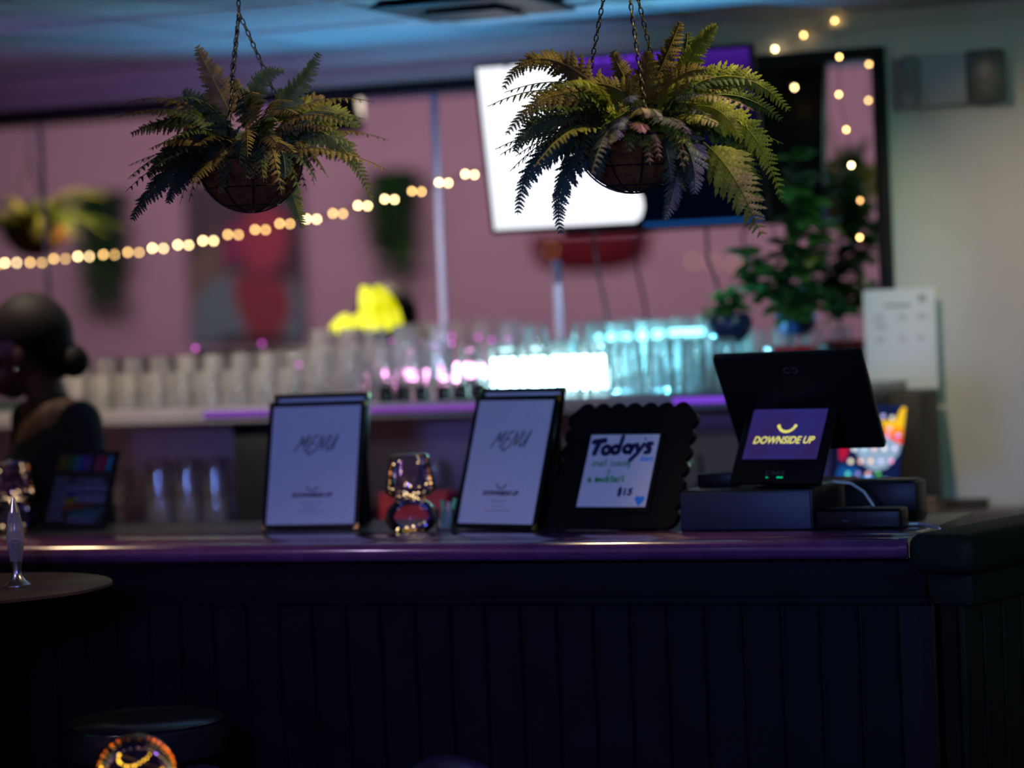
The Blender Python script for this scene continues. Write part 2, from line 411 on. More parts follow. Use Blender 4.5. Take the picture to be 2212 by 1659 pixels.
# local y runs along the return
MB().box((-.02, .0, BT-.075), (.14, 1.75, BT+.012), .03, seg=4).build('padded_armrest', MT['armrest'], rt)
MB().box((.0, .07, BT-.145), (.10, 1.75, BT-.07), .003).build('apron', MT['armrest'], rt)
yy = .08
while yy < 1.7:
    MB().box((.055, yy+.0035, .1), (.07, yy+sp-.0035, BT-.145), .003, seg=1).build('plank', MT['armrest'], rt, False); yy += sp
MB().box((.02, .075, 0), (.055, 1.75, BT-.1)).build('carcass', MT['black'], rt, False)

# ------------------------------------------------------------------ back bar: counter below, shelf above
sh_z = 1.348; SF = 7.13; BC = .985
bb = thing('back_bar', 'pale back bar with a raised glass shelf under the mirror', 'shelf unit', Vector((-5.6, SF, 0)))
X0 = -5.6
def bbx(x): return x-X0
xre = at_Y(1998, 900, 7.52).x
MB().box((0, -.12, BC-.04), (bbx(xre)+.03, YM-SF-.035, BC), .004).box((bbx(xre)+.03, .46, BC-.04), (bbx(xre)+.24, YM-SF-.035, BC), .004).build('counter_top', MT['shelf'], bb)
MB().box((0, -.06, 0), (bbx(xre)-.0, YM-SF-.04, BC-.04)).build('base_cabinet', MT['cab'], bb, False)
MB().box((0, 0, sh_z-.045), (bbx(xre)-.1, .615, sh_z), .004).build('upper_shelf', MT['shelf'], bb)
MB().box((0, .40, BC), (bbx(xre)-.1, .42, sh_z-.045)).build('back_panel', MT['cab'], bb, False)
MB().box((bbx(xre)-.10, .38, BC), (bbx(xre)-.01, .60, sh_z-.03), .003).build('end_panel', MT['wood'], bb)
xa, xb = at_Y(505, 1000, SF+.03).x, at_Y(590, 1000, SF+.03).x
MB().box((bbx(xa), .03, BC), (bbx(xb), .40, sh_z-.045), .003).build('support_post', MT['black'], bb)
purp = em('violet_shelf_strip', (.22, .07, .42), .9)
purp2 = em('violet_shelf_strip_bright', (.22, .06, .75), .9)
for xa, xb, m_ in ((440, 580, purp), (800, 1030, purp), (1455, 1570, purp2)):  # emissive violet bars along the shelf edge
    A, B = at_Y(xa, 885, SF).x, at_Y(xb, 885, SF).x
    MB().box((bbx(A), -.008, sh_z-.026), (bbx(B), .004, sh_z-.008), .003).build('edge_strip', m_, bb)

# ------------------------------------------------------------------ ferns in hanging baskets
def pinna(mb, base, d, side, nrm, L, wd):
    """one leaflet: midrib with a toothed edge on both sides"""
    n = 5; vs = []; fs = []
    for i in range(n+1):
        s = i/n
        c = base + d*(L*s) - nrm*(L*.22*s*s)
        h = wd*(1-s)**.7*(.75+.25*min(1, s*6)) if i < n else 0
        vs.append(c)
        if i < n:
            vs.append(c + side*h - nrm*h*.25 + d*(L*.03)); vs.append(c - side*h - nrm*h*.25 + d*(L*.03))
            c2 = base + d*(L*(s+.55/n)) - nrm*(L*.22*(s+.55/n)**2)
            vs.append(c2 + side*h*.42); vs.append(c2 - side*h*.42)
    for i in range(n):
        o = i*5; nx = (i+1)*5
        fs += [(o, o+3, o+1), (o, o+2, o+4), (o, nx, o+3), (o, o+4, nx)]
        if i < n-1: fs += [(o+3, nx, nx+1) , (o+4, nx+2, nx)]
    mb.add(vs, fs)
def frond(name, P, W, mat, parent, pairs=26, nrm0=None, droop=.15, fat=.23):
    """P: bezier control points in the parent's frame"""
    P = [Vector(p) for p in P]
    def bz(t):
        if len(P) == 3: return P[0]*(1-t)**2 + P[1]*2*t*(1-t) + P[2]*t*t
        return P[0]*(1-t)**3 + P[1]*3*t*(1-t)**2 + P[2]*3*t*t*(1-t) + P[3]*t**3
    mb = MB()
    N = 14; pts = [bz(i/N) for i in range(N+1)]
    mb.tube(pts, [.0022*(1-.75*i/N) for i in range(N+1)], 5)
    nrm0 = Vector(nrm0 or (0, -.8, .6)).normalized()
    for i in range(pairs):
        s = .10+.90*i/pairs; p = bz(s); t = (bz(min(1, s+.02))-bz(max(0, s-.02))).normalized()
        nn = (nrm0 - t*nrm0.dot(t))
        nn = nn.normalized() if nn.length > 1e-3 else Vector((0, 0, 1))
        sd = t.cross(nn)
        l = W*min(1, (s+.02)/.22)*(1-s)**.75*1.25+.006
        for q in (-1, 1):
            a = R(random.uniform(52, 70)); d = (t*math.cos(a)+sd*q*math.sin(a)+nn*random.uniform(-.3, .12)-Vector((0, 0, droop))).normalized()
            ll = l*random.uniform(.82, 1.1)
            sv = nn.cross(d).normalized()
            pinna(mb, p, d, sv, nn, ll, ll*fat+.0015)
    return mb.build(name, mat, parent, False)
def quad3(a, m, b):     # bezier through the middle point
    return [a, m*2-(a+b)*.5, b]
def bowl(parent, r, h):
    pr = [(r*math.sin(R(a)), -h*math.cos(R(a))) for a in range(4, 91, 8)]+[(r, 0), (r*.94, .004), (r*.92, -.01)]
    pr = [(0.0005, -h)]+pr
    MB().lathe(pr, 28).build('coconut_liner', MT['coco'], parent)
    wm = MB()
    for k in range(10):
        a = 2*PI*k/10+.2
        wm.tube([((r+.003)*math.sin(R(t))*math.cos(a), (r+.003)*math.sin(R(t))*math.sin(a), -(h+.003)*math.cos(R(t))) for t in range(2, 91, 8)], .0018, 5)
    for t, rr_ in ((90, .0028), (58, .0016), (30, .0016)):
        q = (r+.003)*math.sin(R(t)); zz = -(h+.003)*math.cos(R(t))
        wm.tube([(q*math.cos(2*PI*k/24), q*math.sin(2*PI*k/24), zz) for k in range(25)], rr_, 5, False)
    wm.build('wire_frame', MT['wire'], parent)
    MB().lathe([(.0005, -.006), (r*.93, -.008)], 24, cap1=False).build('soil', MT['soil'], parent)
def chain(mb, a, b, step=.0135):
    a = Vector(a); b = Vector(b); n = max(2, int((b-a).length/step)); t = (b-a).normalized()
    s1 = t.cross(Vector((0, 1, .01))).normalized(); s2 = t.cross(s1)
    for i in range(n):
        c = a+(b-a)*((i+.5)/n); s = s1 if i % 2 else s2
        mb.tube([c+t*.0085*math.cos(2*PI*k/8)+s*.0042*math.sin(2*PI*k/8) for k in range(9)], .0015, 4, False)
def hanger(parent, r, apex, top, phase):
    for k in range(3):
        a = phase+2*PI*k/3; mb = MB()
        chain(mb, (r*math.cos(a), r*math.sin(a), 0), apex); mb.build('chain', MT['wire'], parent)
    mb = MB(); chain(mb, apex, top); mb.build('top_chain', MT['wire'], parent)
    MB().lathe([(.03, -.012), (.028, .0)], 16, Matrix.Translation(top)).build('ceiling_hook', MT['wire'], parent)

def fern(name, label, base, r, h, D, heroes, nfill, seed, apexz, mats, spread=1.0, phase=.5, group='ferns in hanging baskets', pairs=26, top=3.15):
    random.seed(seed)
    t = thing(name, label, 'hanging plant', base, group)
    bowl(t, r, h)
    hanger(t, r, Vector((-.01, 0, apexz-base.z)), Vector((-.01, 0, top-base.z)), phase)
    inv = -Vector(base)
    for a, m, b, W, mt_, dz, prs in heroes:
        A, M_, B = at_D(*a, D+dz*.2)+inv, at_D(*m, D+dz*.7)+inv, at_D(*b, D+dz)+inv
        frond('frond', quad3(A, M_, B), W, MT[mt_], t, prs, (random.uniform(-.25, .25), -1, random.uniform(.1, .5)))
    for k in range(int(nfill*.8)):      # short fronds spilling over the rim all round
        az = 2*PI*k/int(nfill*.8)+random.uniform(-.2, .2); dr = Vector((math.cos(az), math.sin(az), 0))
        st = dr*random.uniform(.03, .06); en = dr*(r+random.uniform(.02, .06))+Vector((0, 0, -random.uniform(.02, .09)))
        frond('frond', [st, dr*r*.95+Vector((0, 0, random.uniform(.05, .10))), en], random.uniform(.026, .036), MT[random.choice(mats)], t, 16, (dr.x, dr.y, .5))
    for k in range(nfill):
        az = 2*PI*k/nfill+random.uniform(-.25, .25); el = R(random.uniform(15, 78)); ln = random.uniform(.17, .30)*spread
        dr = Vector((math.cos(az), math.sin(az), 0)); st = dr*random.uniform(.01, .07)+Vector((0, 0, .0))
        m1 = st+dr*ln*.5*math.cos(el)+Vector((0, 0, ln*.62*math.sin(el)))
        en = st+dr*ln*(.75+.3*math.cos(el))+Vector((0, 0, ln*.55*math.sin(el)-ln*random.uniform(.15, .65)*math.cos(el)))
        frond('frond', [st, m1, en], random.uniform(.026, .042), MT[random.choice(mats)], t, pairs-5, (dr.x*.2+random.uniform(-.3, .3), dr.y*.2-.35, 1))
    return t
YF = 5.4
bR = at_Y(1366, 296, YF); DR = (bR-CAMP).dot(fwd)
H = [ # start, middle, end in the picture; half width; kind; depth offset; pairs
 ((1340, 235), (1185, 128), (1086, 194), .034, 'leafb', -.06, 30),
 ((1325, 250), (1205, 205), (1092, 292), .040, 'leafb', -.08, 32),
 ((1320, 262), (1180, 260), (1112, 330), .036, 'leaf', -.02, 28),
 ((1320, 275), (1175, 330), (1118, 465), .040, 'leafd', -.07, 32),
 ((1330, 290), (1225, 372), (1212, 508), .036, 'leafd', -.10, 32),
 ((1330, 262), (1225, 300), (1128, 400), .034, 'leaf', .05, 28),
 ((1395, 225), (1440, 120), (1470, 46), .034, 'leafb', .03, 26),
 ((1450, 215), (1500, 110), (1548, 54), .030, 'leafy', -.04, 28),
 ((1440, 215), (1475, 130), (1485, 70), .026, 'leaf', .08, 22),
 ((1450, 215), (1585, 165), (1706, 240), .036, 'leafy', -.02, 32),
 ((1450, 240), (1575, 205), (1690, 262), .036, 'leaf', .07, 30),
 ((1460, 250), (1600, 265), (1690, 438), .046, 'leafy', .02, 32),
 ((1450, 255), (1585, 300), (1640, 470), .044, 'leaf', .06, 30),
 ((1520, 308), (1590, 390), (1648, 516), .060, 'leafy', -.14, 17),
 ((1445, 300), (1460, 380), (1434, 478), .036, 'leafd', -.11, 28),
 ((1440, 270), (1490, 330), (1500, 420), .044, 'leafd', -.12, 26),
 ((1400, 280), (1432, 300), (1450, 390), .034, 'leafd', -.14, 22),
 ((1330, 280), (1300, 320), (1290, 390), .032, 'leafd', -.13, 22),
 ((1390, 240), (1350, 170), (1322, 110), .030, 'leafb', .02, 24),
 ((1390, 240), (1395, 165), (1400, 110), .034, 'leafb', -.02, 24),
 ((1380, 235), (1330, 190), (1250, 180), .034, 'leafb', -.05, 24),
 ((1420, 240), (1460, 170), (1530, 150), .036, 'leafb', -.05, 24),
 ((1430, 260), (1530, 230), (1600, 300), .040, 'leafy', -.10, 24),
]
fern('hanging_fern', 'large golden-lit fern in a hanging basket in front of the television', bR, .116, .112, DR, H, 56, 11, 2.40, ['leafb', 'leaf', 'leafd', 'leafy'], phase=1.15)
bL = at_Y(540, 345, YF); DL = (bL-CAMP).dot(fwd)
H = [
 ((505, 260), (465, 180), (424, 98), .036, 'leafb', -.03, 28),
 ((565, 262), (640, 190), (690, 112), .034, 'leaf', -.03, 26),
 ((545, 262), (560, 178), (614, 154), .026, 'leaf', -.05, 24),
 ((470, 275), (380, 262), (280, 290), .034, 'leaf', .02, 28),
 ((460, 285), (370, 320), (322, 384), .034, 'leafd', -.05, 26),
 ((455, 300), (350, 385), (284, 476), .036, 'leafd', -.06, 30),
 ((470, 310), (400, 370), (362, 440), .034, 'leafd', -.09, 26),
 ((610, 262), (700, 240), (776, 276), .036, 'leafy', .0, 28),
 ((610, 275), (720, 300), (806, 434), .036, 'leafy', .0, 32),
 ((600, 280), (690, 290), (770, 340), .034, 'leafy', .05, 26),
 ((595, 320), (628, 410), (655, 494), .028, 'leafy', -.02, 26),
 ((490, 290), (480, 320), (462, 360), .028, 'leafb', -.14, 18),
 ((530, 290), (548, 330), (540, 388), .028, 'leafb', -.14, 18),
 ((590, 290), (610, 330), (616, 384), .032, 'leafd', -.13, 20),
 ((500, 270), (440, 230), (395, 195), .034, 'leafd', .05, 24),
 ((560, 265), (520, 215), (505, 170), .034, 'leafb', .04, 22),
 ((580, 265), (650, 225), (700, 215), .036, 'leafb', .03, 24),
]
fern('hanging_fern', 'shadowed fern in a round hanging coconut basket left of the television', bL, .116, .112, DL, H, 54, 23, 2.27, ['leafd', 'leafd', 'leafb', 'leaf'], phase=.55)
# a third basket, beyond the left edge of the picture and seen in the mirror
v3 = at_Y(80, 488, 8.98); b3 = Vector((v3.x, 2*YM-8.98, v3.z))
fern('hanging_fern', 'blurred hanging fern in an orange basket mirrored at the far left of the glass', b3, .118, .112, 6, [], 26, 31, 2.22, ['leaf', 'leafy', 'leaf'], 1.15, .4, pairs=18, top=SOF-.006)
light('basket_fill', 'SPOT', (b3.x+.8, b3.y-.5, 2.34), b3+Vector((0, 0, -.08)), (1, .62, .2), 330, .0, None, 40, .6)  # unseen spot added to bring out the orange basket

# ------------------------------------------------------------------ television
tc = at_Y(1337, 305, 7.43)
tw, th = .832, .492
tv = thing('television', 'wall-mounted television tilted forward showing a bright white shape on violet', 'television', facing(tc, 0, -10))
MB().box((-tw/2, -.0, -th/2), (tw/2, .03, th/2), .004).build('screen_housing', MT['blackpl'], tv)
MB().box((-tw/2+.1, .03, -th/2+.08), (tw/2-.1, .06, th/2-.08), .01).build('rear_housing', MT['blackpl'], tv)
f = MB(); bz = .009
f.box((-tw/2, -.006, th/2-bz), (tw/2, .0, th/2)).box((-tw/2, -.006, -th/2), (tw/2, .0, -th/2+bz+.003))
f.box((-tw/2, -.006, -th/2), (-tw/2+bz, 0, th/2)).box((tw/2-bz, -.006, -th/2), (tw/2, 0, th/2))
f.build('bezel', MT['blackpl'], tv, False)
m, n, l = nodes('tv_picture'); n.remove(n['Principled BSDF'])
tcn = n.new('ShaderNodeTexCoord'); sxyz = n.new('ShaderNodeSeparateXYZ'); l.new(tcn.outputs['Generated'], sxyz.inputs[0])
cr = n.new('ShaderNodeValToRGB'); l.new(sxyz.outputs['Z'], cr.inputs[0])
e = cr.color_ramp.elements; e[0].position = 0; e[0].color = (.0006, .0012, .006, 1); e[1].position = 1; e[1].color = (.05, .012, .22, 1)
for p_, c_ in ((.35, (.0006, .0009, .005, 1)), (.62, (.006, .002, .03, 1)), (.86, (.022, .005, .12, 1))):
    a = cr.color_ramp.elements.new(p_); a.color = c_
ee = n.new('ShaderNodeEmission'); l.new(cr.outputs[0], ee.inputs[0]); ee.inputs[1].default_value = 1.0; l.new(ee.outputs[0], n['Material Output'].inputs[0])
MB().box((-tw/2+bz, -.002, -th/2+bz), (tw/2-bz, -.0005, th/2-bz)).build('screen', m, tv, False)
ti = tv.matrix_world.inverted() if False else facing(tc, 0, -10).inverted()
def on_tv(x, y):
    d = ray(x, y); Mx = facing(tc, 0, -10); nrm = Mx.to_3x3() @ Vector((0, 1, 0)); t = (tc-CAMP).dot(nrm)/d.dot(nrm)
    q = ti @ (CAMP+d*t); return (max(-tw/2+bz, min(tw/2-bz, q.x)), max(-th/2+bz+.003, min(th/2-bz, q.z)))
wpx = [(1000, 100), (1085, 132), (1094, 147), (1103, 132), (1192, 110), (1206, 150), (1232, 182), (1270, 205), (1295, 232), (1310, 270), (1318, 320), (1335, 380), (1362, 404), (1380, 410), (1390, 428), (1392, 448), (1386, 470), (1374, 490), (1368, 520), (1000, 520)]
MB().prism([on_tv(*p) for p in wpx], -.003, -.0022).build('white_picture_shape', em('tv_white', (.90, .92, 1.0), 1.15), tv, False)
pm_ = em('tv_violet_lights', (.14, .03, .62), 1.3)
mb = MB()
for i, (x, y, rx) in enumerate(((1236, 128, 10), (1260, 127, 12), (1288, 124, 14), (1312, 122, 11), (1336, 118, 12), (1362, 114, 14), (1390, 112, 12), (1420, 112, 12))):
    q = on_tv(x, y); mb.disc(q, rx*.00125, .010, -.0032)
mb.build('violet_light_row', pm_, tv, False)
bl = em('tv_blue_glow', (.01, .10, .40), .8)
qa, qb = on_tv(1395, 497), on_tv(1650, 488)
MB().box((qa[0], -.0075, -th/2+.001), (qb[0], -.006, -th/2+.008)).build('blue_edge_line', bl, tv, False)  # emissive blue line along the lower bezel
MB().box((-.05, .06, -.12), (.05, .20, .12), .004).build('wall_bracket', MT['black'], tv)
arm_o = Matrix.Rotation(R(-10), 4, 'X')
MB().box((-.03, .19, -.05), (.03, .335, .0), .003).build('bracket_arm', MT['black'], tv)

# cables hanging under the television
for i, pts in enumerate(([(1283, 520), (1292, 590), (1306, 650), (1318, 722)], [(1526, 500), (1530, 560), (1545, 600), (1556, 640)])):
    P = [at_Y(x, y, 7.60) for x, y in pts]; P0 = at_Y(pts[0][0], 470, 7.52)
    tag(MB().tube([P0]+P, .0045, 6).build('cable', MT['tvcable']), ['thin dark cable hanging below the television over the lit glasses', 'thin dark cable hanging from the television beside the potted plants'][i], 'cable', 'cables under the television')
# ------------------------------------------------------------------ glasses on the shelf
def tumbler(name, label, r0_, r1_, h, mat, up=False):
    pr = [(r1_*.93, h*.03), (r1_*.86, h*.0), (r1_, 0), (r0_*1.02+.001, h*.94), (r0_*.96, h), (.0005, h)]
    pr = [(r1_-.002, .004), (r1_-.003, 0), (r1_, 0)]+[(r1_+(r0_-r1_)*t, h*t) for t in (.3, .6, .9)]+[(r0_*.98, h*.97), (r0_*.9, h), (.0005, h)]
    t = thing(name, label, 'glass')
    MB().lathe(pr, 18, cap0=False).build('glass_wall', mat, t)
    MB().lathe([(r0_*.9, h*.93), (.0005, h*.90)], 18, cap0=False).build('thick_base', mat, t)
    return t
def stem(name, label, r, h, mat):
    t = thing(name, label, 'glass')
    pr = [(.0005, .0), (.034, .001), (.033, .003), (.006, .010), (.0045, .02), (.0045, h*.42), (.012, h*.46)]+[(r*math.sin(R(a)), h*.46+h*.30*(1-math.cos(R(a)))) for a in (25, 50, 75, 90)]+[(r*.93, h*.92), (r*.85, h)]
    MB().lathe(pr[:7], 16, cap1=False).build('stem', mat, t)
    MB().lathe(pr[6:], 18, cap0=False, cap1=False).build('bowl', mat, t)
    return t
T1 = tumbler('drinking_glass', 'x', .030, .040, .150, MT['glass'])
T2 = tumbler('drinking_glass', 'x', .034, .042, .105, MT['glass'])
T3 = tumbler('drinking_glass', 'x', .030, .036, .072, MT['glassd'])
W1 = stem('wine_glass', 'x', .040, .185, MT['glasslow'])
T4 = tumbler('rocks_glass', 'x', .034, .042, .105, MT['glasslow'])
used = set()
def put(proto, P, label, group, s=1.0, flip=False):
    M = Matrix.Translation(P) @ Matrix.Rotation(random.uniform(0, 6), 4, 'Z') @ Matrix.Scale(s, 4)
    if proto.name not in used:
        used.add(proto.name); proto.matrix_world = M; proto['label'] = label; proto['group'] = group; return proto
    return dup(proto, M, label, group)
random.seed(5)
xL, xM, xN, xR = at_Y(130, 800, 7.25).x, at_Y(650, 800, 7.25).x, at_Y(1050, 800, 7.25).x, at_Y(1600, 800, 7.25).x
MARK = [(250, 'beside the bartender'), (410, 'left of the mirrored poster'), (650, 'below the mirrored poster'), (870, 'under the yellow petal lamp'), (1055, 'above the violet shelf strip'), (1310, 'before the cyan light box'), (1450, 'right of the cyan light box'), (9999, 'before the navy flower pot')]
def section(x, y):
    p = proj((x, y, 1.42))[0]
    return next(i for i, m in enumerate(MARK) if p < m[0])
SEC = ['at the left end of the back shelf', 'in the middle of the back shelf', 'lit cyan toward the right of the back shelf']
rows = [7.178, 7.285, 7.38, 7.475]
zs = sh_z+.0005
# clear risers that lift the rear rows
ris = []
for a, b, y0, y1, h, lab in ((at_Y(655, 800, 7.43).x, at_Y(1025, 800, 7.43).x, 7.33, 7.53, .062, 'clear acrylic riser lifting the rear glasses in the middle of the shelf'),
                             (at_Y(1062, 800, 7.43).x, at_Y(1500, 800, 7.43).x, 7.346, 7.53, .050, 'clear acrylic riser lifting the cyan-lit rear glasses')):
    t = thing('acrylic_riser', lab, 'riser', Vector(((a+b)/2, (y0+y1)/2, zs)))
    hw, hd = (b-a)/2, (y1-y0)/2
    MB().box((-hw, -hd, h-.006), (hw, hd, h), .001).build('top_plate', MT['acrylic'], t)
    for s1 in (-1, 1): MB().box((s1*hw-.003, -hd, 0), (s1*hw+.003, hd, h-.006)).build('side_leg', MT['acrylic'], t)
    MB().box((-.003, -hd, 0), (.003, hd, h-.006)).build('side_leg', MT['acrylic'], t)
    ris.append((a, b, h))
darkx = [at_Y(p, 830, 7.19).x for p in (838, 875, 915, 962, 1000, 1040)]
for p, x in zip((838, 875, 915, 962, 1000, 1040), darkx):
    put(T3, Vector((x, 7.178, zs)), 'small smoked dark tumbler at the front of the shelf below the pink lights', 'smoked tumblers on the back shelf', .62)
for ri, y in enumerate(rows):
    x = xL+.05*(ri % 2)
    while x < xR:
        if ri >= 2 and x > at_Y(1490, 800, 7.4).x: break
        s = section(x, y); z = zs; up = ''
        for a, b, h in ris:
            if ri >= 2 and a-.02 < x < b+.02: z = zs+h+.0005; up = 'raised '
        if ri >= 2 and any(a-.045 < x < a+.0 or b < x < b+.045 for a, b, h in ris) and not up: x += .05; continue
        if ri >= 2 and up and any(x < a+.05 or x > b-.05 for a, b, h in ris if a-.03 < x < b+.03): x += .045; continue
        if ri == 0 and darkx[0]-.07 < x < darkx[-1]+.07: x += .045; continue
        pr = T2 if (ri == 0 and s < 3) or random.random() < .18 else T1
        rowname = ['front row', 'second row', 'third row', 'rear row'][ri]
        put(pr, Vector((x+random.uniform(-.003, .003), y+random.uniform(-.003, .003), z)), ('%sclear upturned glass in the %s %s' % (up, rowname, MARK[s][1])), 'shelf glasses %s, %s' % (MARK[s][1], rowname))
        x += .0875+random.uniform(0, .006)
# lower glasses on the back counter
for i, px in enumerate((344, 405, 466)):
    for j in range(2):
        P = at_Y(px, 1060, 7.30+.0); P.z = BC+.0005+j*.1065
        put(T4, P, '%s rocks glass of a two-high stack under the shelf, %s of three stacks' % (('lower', 'upper')[j], ('left', 'middle', 'right')[i]), 'stacked rocks glasses under the shelf')
for px in (255, 1490):
    P = at_Y(px, 1000, 7.32); P.z = BC+.0005
    put(W1, P, 'clear stemmed glass under the shelf ' + ('beside the stacked rocks glasses' if px < 600 else 'behind the scalloped sign frame'), 'stemmed glasses under the shelf', 1.0)
for px in (935,):
    P = at_Y(px, 1000, 7.36); P.z = BC+.0005
    put(W1, P, 'clear stemmed glass under the shelf behind the glass lamp', 'stemmed glasses behind the lamp')
# dark red carton under the shelf
P = at_Y(905, 1080, 7.26); P.z = BC+.0005
t = thing('red_carton', 'dark red carton under the shelf behind the clear glass lamp', 'box', P)
MB().box((-.105, -.045, 0), (.105, .045, .085), .003).build('carton_body', MT['reddark'], t)
MB().box((-.107, -.047, .085), (.107, .047, .1), .003).build('carton_lid', MT['reddark'], t)

# cyan light box behind the glasses, light tube above, pink lights
cyw = em('cyan_white_led', (.50, .95, 1.0), 32.0); cyb = em('cyan_led', (.22, .80, 1.0), 6)
a, b = at_Y(1064, 800, 7.327), at_Y(1305, 800, 7.327)
zt_, zb_ = at_Y(1180, 772, 7.327).z, at_Y(1180, 842, 7.327).z
t = thing('led_light_box', 'glowing cyan-white light box standing behind the right-hand glasses', 'light', Vector(((a.x+b.x)/2, 7.329, zs)))
lbx = (a.x-.02, b.x+.02)
hw = (b.x-a.x)/2
MB().box((-hw-.006, .003, 0), (hw+.006, .012, zt_-zs+.006), .002).build('housing', MT['bodywhite'], t)
MB().box((-hw, -.002, zb_-zs), (hw, .004, zt_-zs), .002).build('light_panel', cyw, t)
P = at_Y(1362, 726, 7.59); hw = (at_Y(1435, 726, 7.59).x-at_Y(1290, 726, 7.59).x)/2
t = thing('led_tube', 'bright cyan light tube above the glasses beside the light box', 'light', Vector((P.x, P.y, zs)))
MB().tube([(-hw, 0, P.z-zs), (hw, 0, P.z-zs)], .009, 12).build('tube', cyb, t)
for s1 in (-1, 1):
    MB().box((s1*hw-.006, -.008, 0), (s1*hw+.006, .012, P.z-zs+.012), .002).build('tube_stand', MT['acrylic'], t)
light('cyan_glow', 'SPOT', at_Y(1330, 800, 7.57), at_Y(1330, 800, 6.6), (.2, .8, 1), 30, .0, None, 140, .3)  # unseen spots added for the cyan glow among the glasses
light('cyan_glow', 'SPOT', at_Y(1440, 815, 7.57), at_Y(1440, 815, 6.6), (.15, .7, 1), 13, .0, None, 140, .3)
light('cyan_glow', 'SPOT', at_Y(960, 790, 7.57), at_Y(960, 790, 6.6), (.3, .6, 1), 3, .0, None, 140, .3)
pk = em('pink_led', (1, .36, .80), 22.0)
pz = at_Y(940, 808, 7.56).z
ta = at_Y(838, 808, 7.56)
t = thing('pink_fairy_lights', 'row of round pink lights behind the middle glasses', 'string lights', Vector((ta.x, 7.56, zs)))
wpts = []
for px, py in ((838, 806), (872, 806), (892, 808), (916, 808), (958, 810), (990, 814), (1018, 812), (1048, 812)):
    q = at_Y(px, py, 7.56)-Vector((ta.x, 7.56, zs)); wpts.append(q+Vector((0, 0, -.016)))
    MB().sphere(q, .0138, 12, 8).build('bulb', pk, t)
wpts = [Vector((wpts[0].x-.03, 0, 0))]+wpts+[Vector((wpts[-1].x+.03, 0, 0))]
MB().tube(wpts, .0015, 5).build('wire', MT['wire'], t)
pk2 = em('magenta_led', (.9, .12, .85), 3.2)
t = thing('magenta_fairy_lights', 'scattered small magenta lights among the upper middle glasses', 'string lights', Vector((at_Y(640, 790, 7.55).x, 7.55, zs)))
o_ = Vector((at_Y(640, 790, 7.55).x, 7.55, zs)); wp = []
for px, py in ((422, 752), (646, 788), (672, 792), (708, 786), (848, 736), (908, 738), (938, 744), (975, 742)):
    q = at_Y(px, py, 7.55)-o_; wp.append(q+Vector((0, .004, -.006))); MB().sphere(q, .0048, 8, 6).build('bulb', pk2, t)
MB().tube([Vector((wp[0].x, 0, 0))]+wp, .001, 4).build('wire', MT['wire'], t)

# yellow petal lamp
yl_m, n, l = nodes('yellow_glow_acrylic'); n.remove(n['Principled BSDF'])
tcn = n.new('ShaderNodeTexCoord'); nz = n.new('ShaderNodeTexNoise'); nz.inputs['Scale'].default_value = 16; l.new(tcn.outputs['Object'], nz.inputs['Vector'])
cr = n.new('ShaderNodeValToRGB'); l.new(nz.outputs['Fac'], cr.inputs[0])
cr.color_ramp.elements[0].position = .35; cr.color_ramp.elements[0].color = (.62, .58, .0, 1); cr.color_ramp.elements[1].position = .6; cr.color_ramp.elements[1].color = (1, .98, .06, 1)
e_ = n.new('ShaderNodeEmission'); l.new(cr.outputs[0], e_.inputs[0]); e_.inputs[1].default_value = 1.3; l.new(e_.outputs[0], n['Material Output'].inputs[0])
YP = 7.725; o_ = at_Y(800, 722, YP); o_.z = zs
t = thing('petal_lamp', 'glowing yellow two-petal lamp rising above the middle glasses', 'lamp', o_)
def loc2(pts): return [((at_Y(x, y, YP)-o_).x, (at_Y(x, y, YP)-o_).z) for x, y in pts]
def petal(name, pts, th_):
    mb = MB(); P = loc2(pts); n_ = len(P); c = (sum(p[0] for p in P)/n_, sum(p[1] for p in P)/n_)
    vs = []
    for y, s in ((-th_, .55), (-th_*.6, .88), (0, 1), (th_*.6, .88), (th_, .55)):
        vs += [(c[0]+(p[0]-c[0])*s, y, c[1]+(p[1]-c[1])*s) for p in P]
    fs = [tuple(range(n_))[::-1], tuple(range(4*n_, 5*n_))]
    for k in range(4):
        for i in range(n_): fs.append((k*n_+i, k*n_+(i+1) % n_, (k+1)*n_+(i+1) % n_, (k+1)*n_+i))
    mb.add(vs, fs).build(name, yl_m, t, True, 70)
petal('large_petal', [(779, 714), (776, 680), (775, 650), (776, 628), (780, 617), (790, 617), (806, 626), (822, 645), (834, 668), (842, 695), (840, 704), (824, 704), (812, 716), (798, 718)], .016)
petal('small_petal', [(706, 716), (714, 702), (726, 688), (740, 678), (750, 676), (756, 684), (756, 702), (746, 716), (730, 721), (716, 721)], .014)
MB().tube([loc for loc in [Vector((.0, .0, 0)), Vector((0, 0, loc2([(800, 716)])[0][1]))]], .006, 8).tube([Vector((0, 0, .17)), Vector((loc2([(745, 715)])[0][0], 0, loc2([(745, 715)])[0][1]))], .005, 8).build('stand', MT['acrylic'], t)
MB().lathe([(.035, 0), (.034, .006), (.006, .01)], 16).build('base', MT['acrylic'], t)

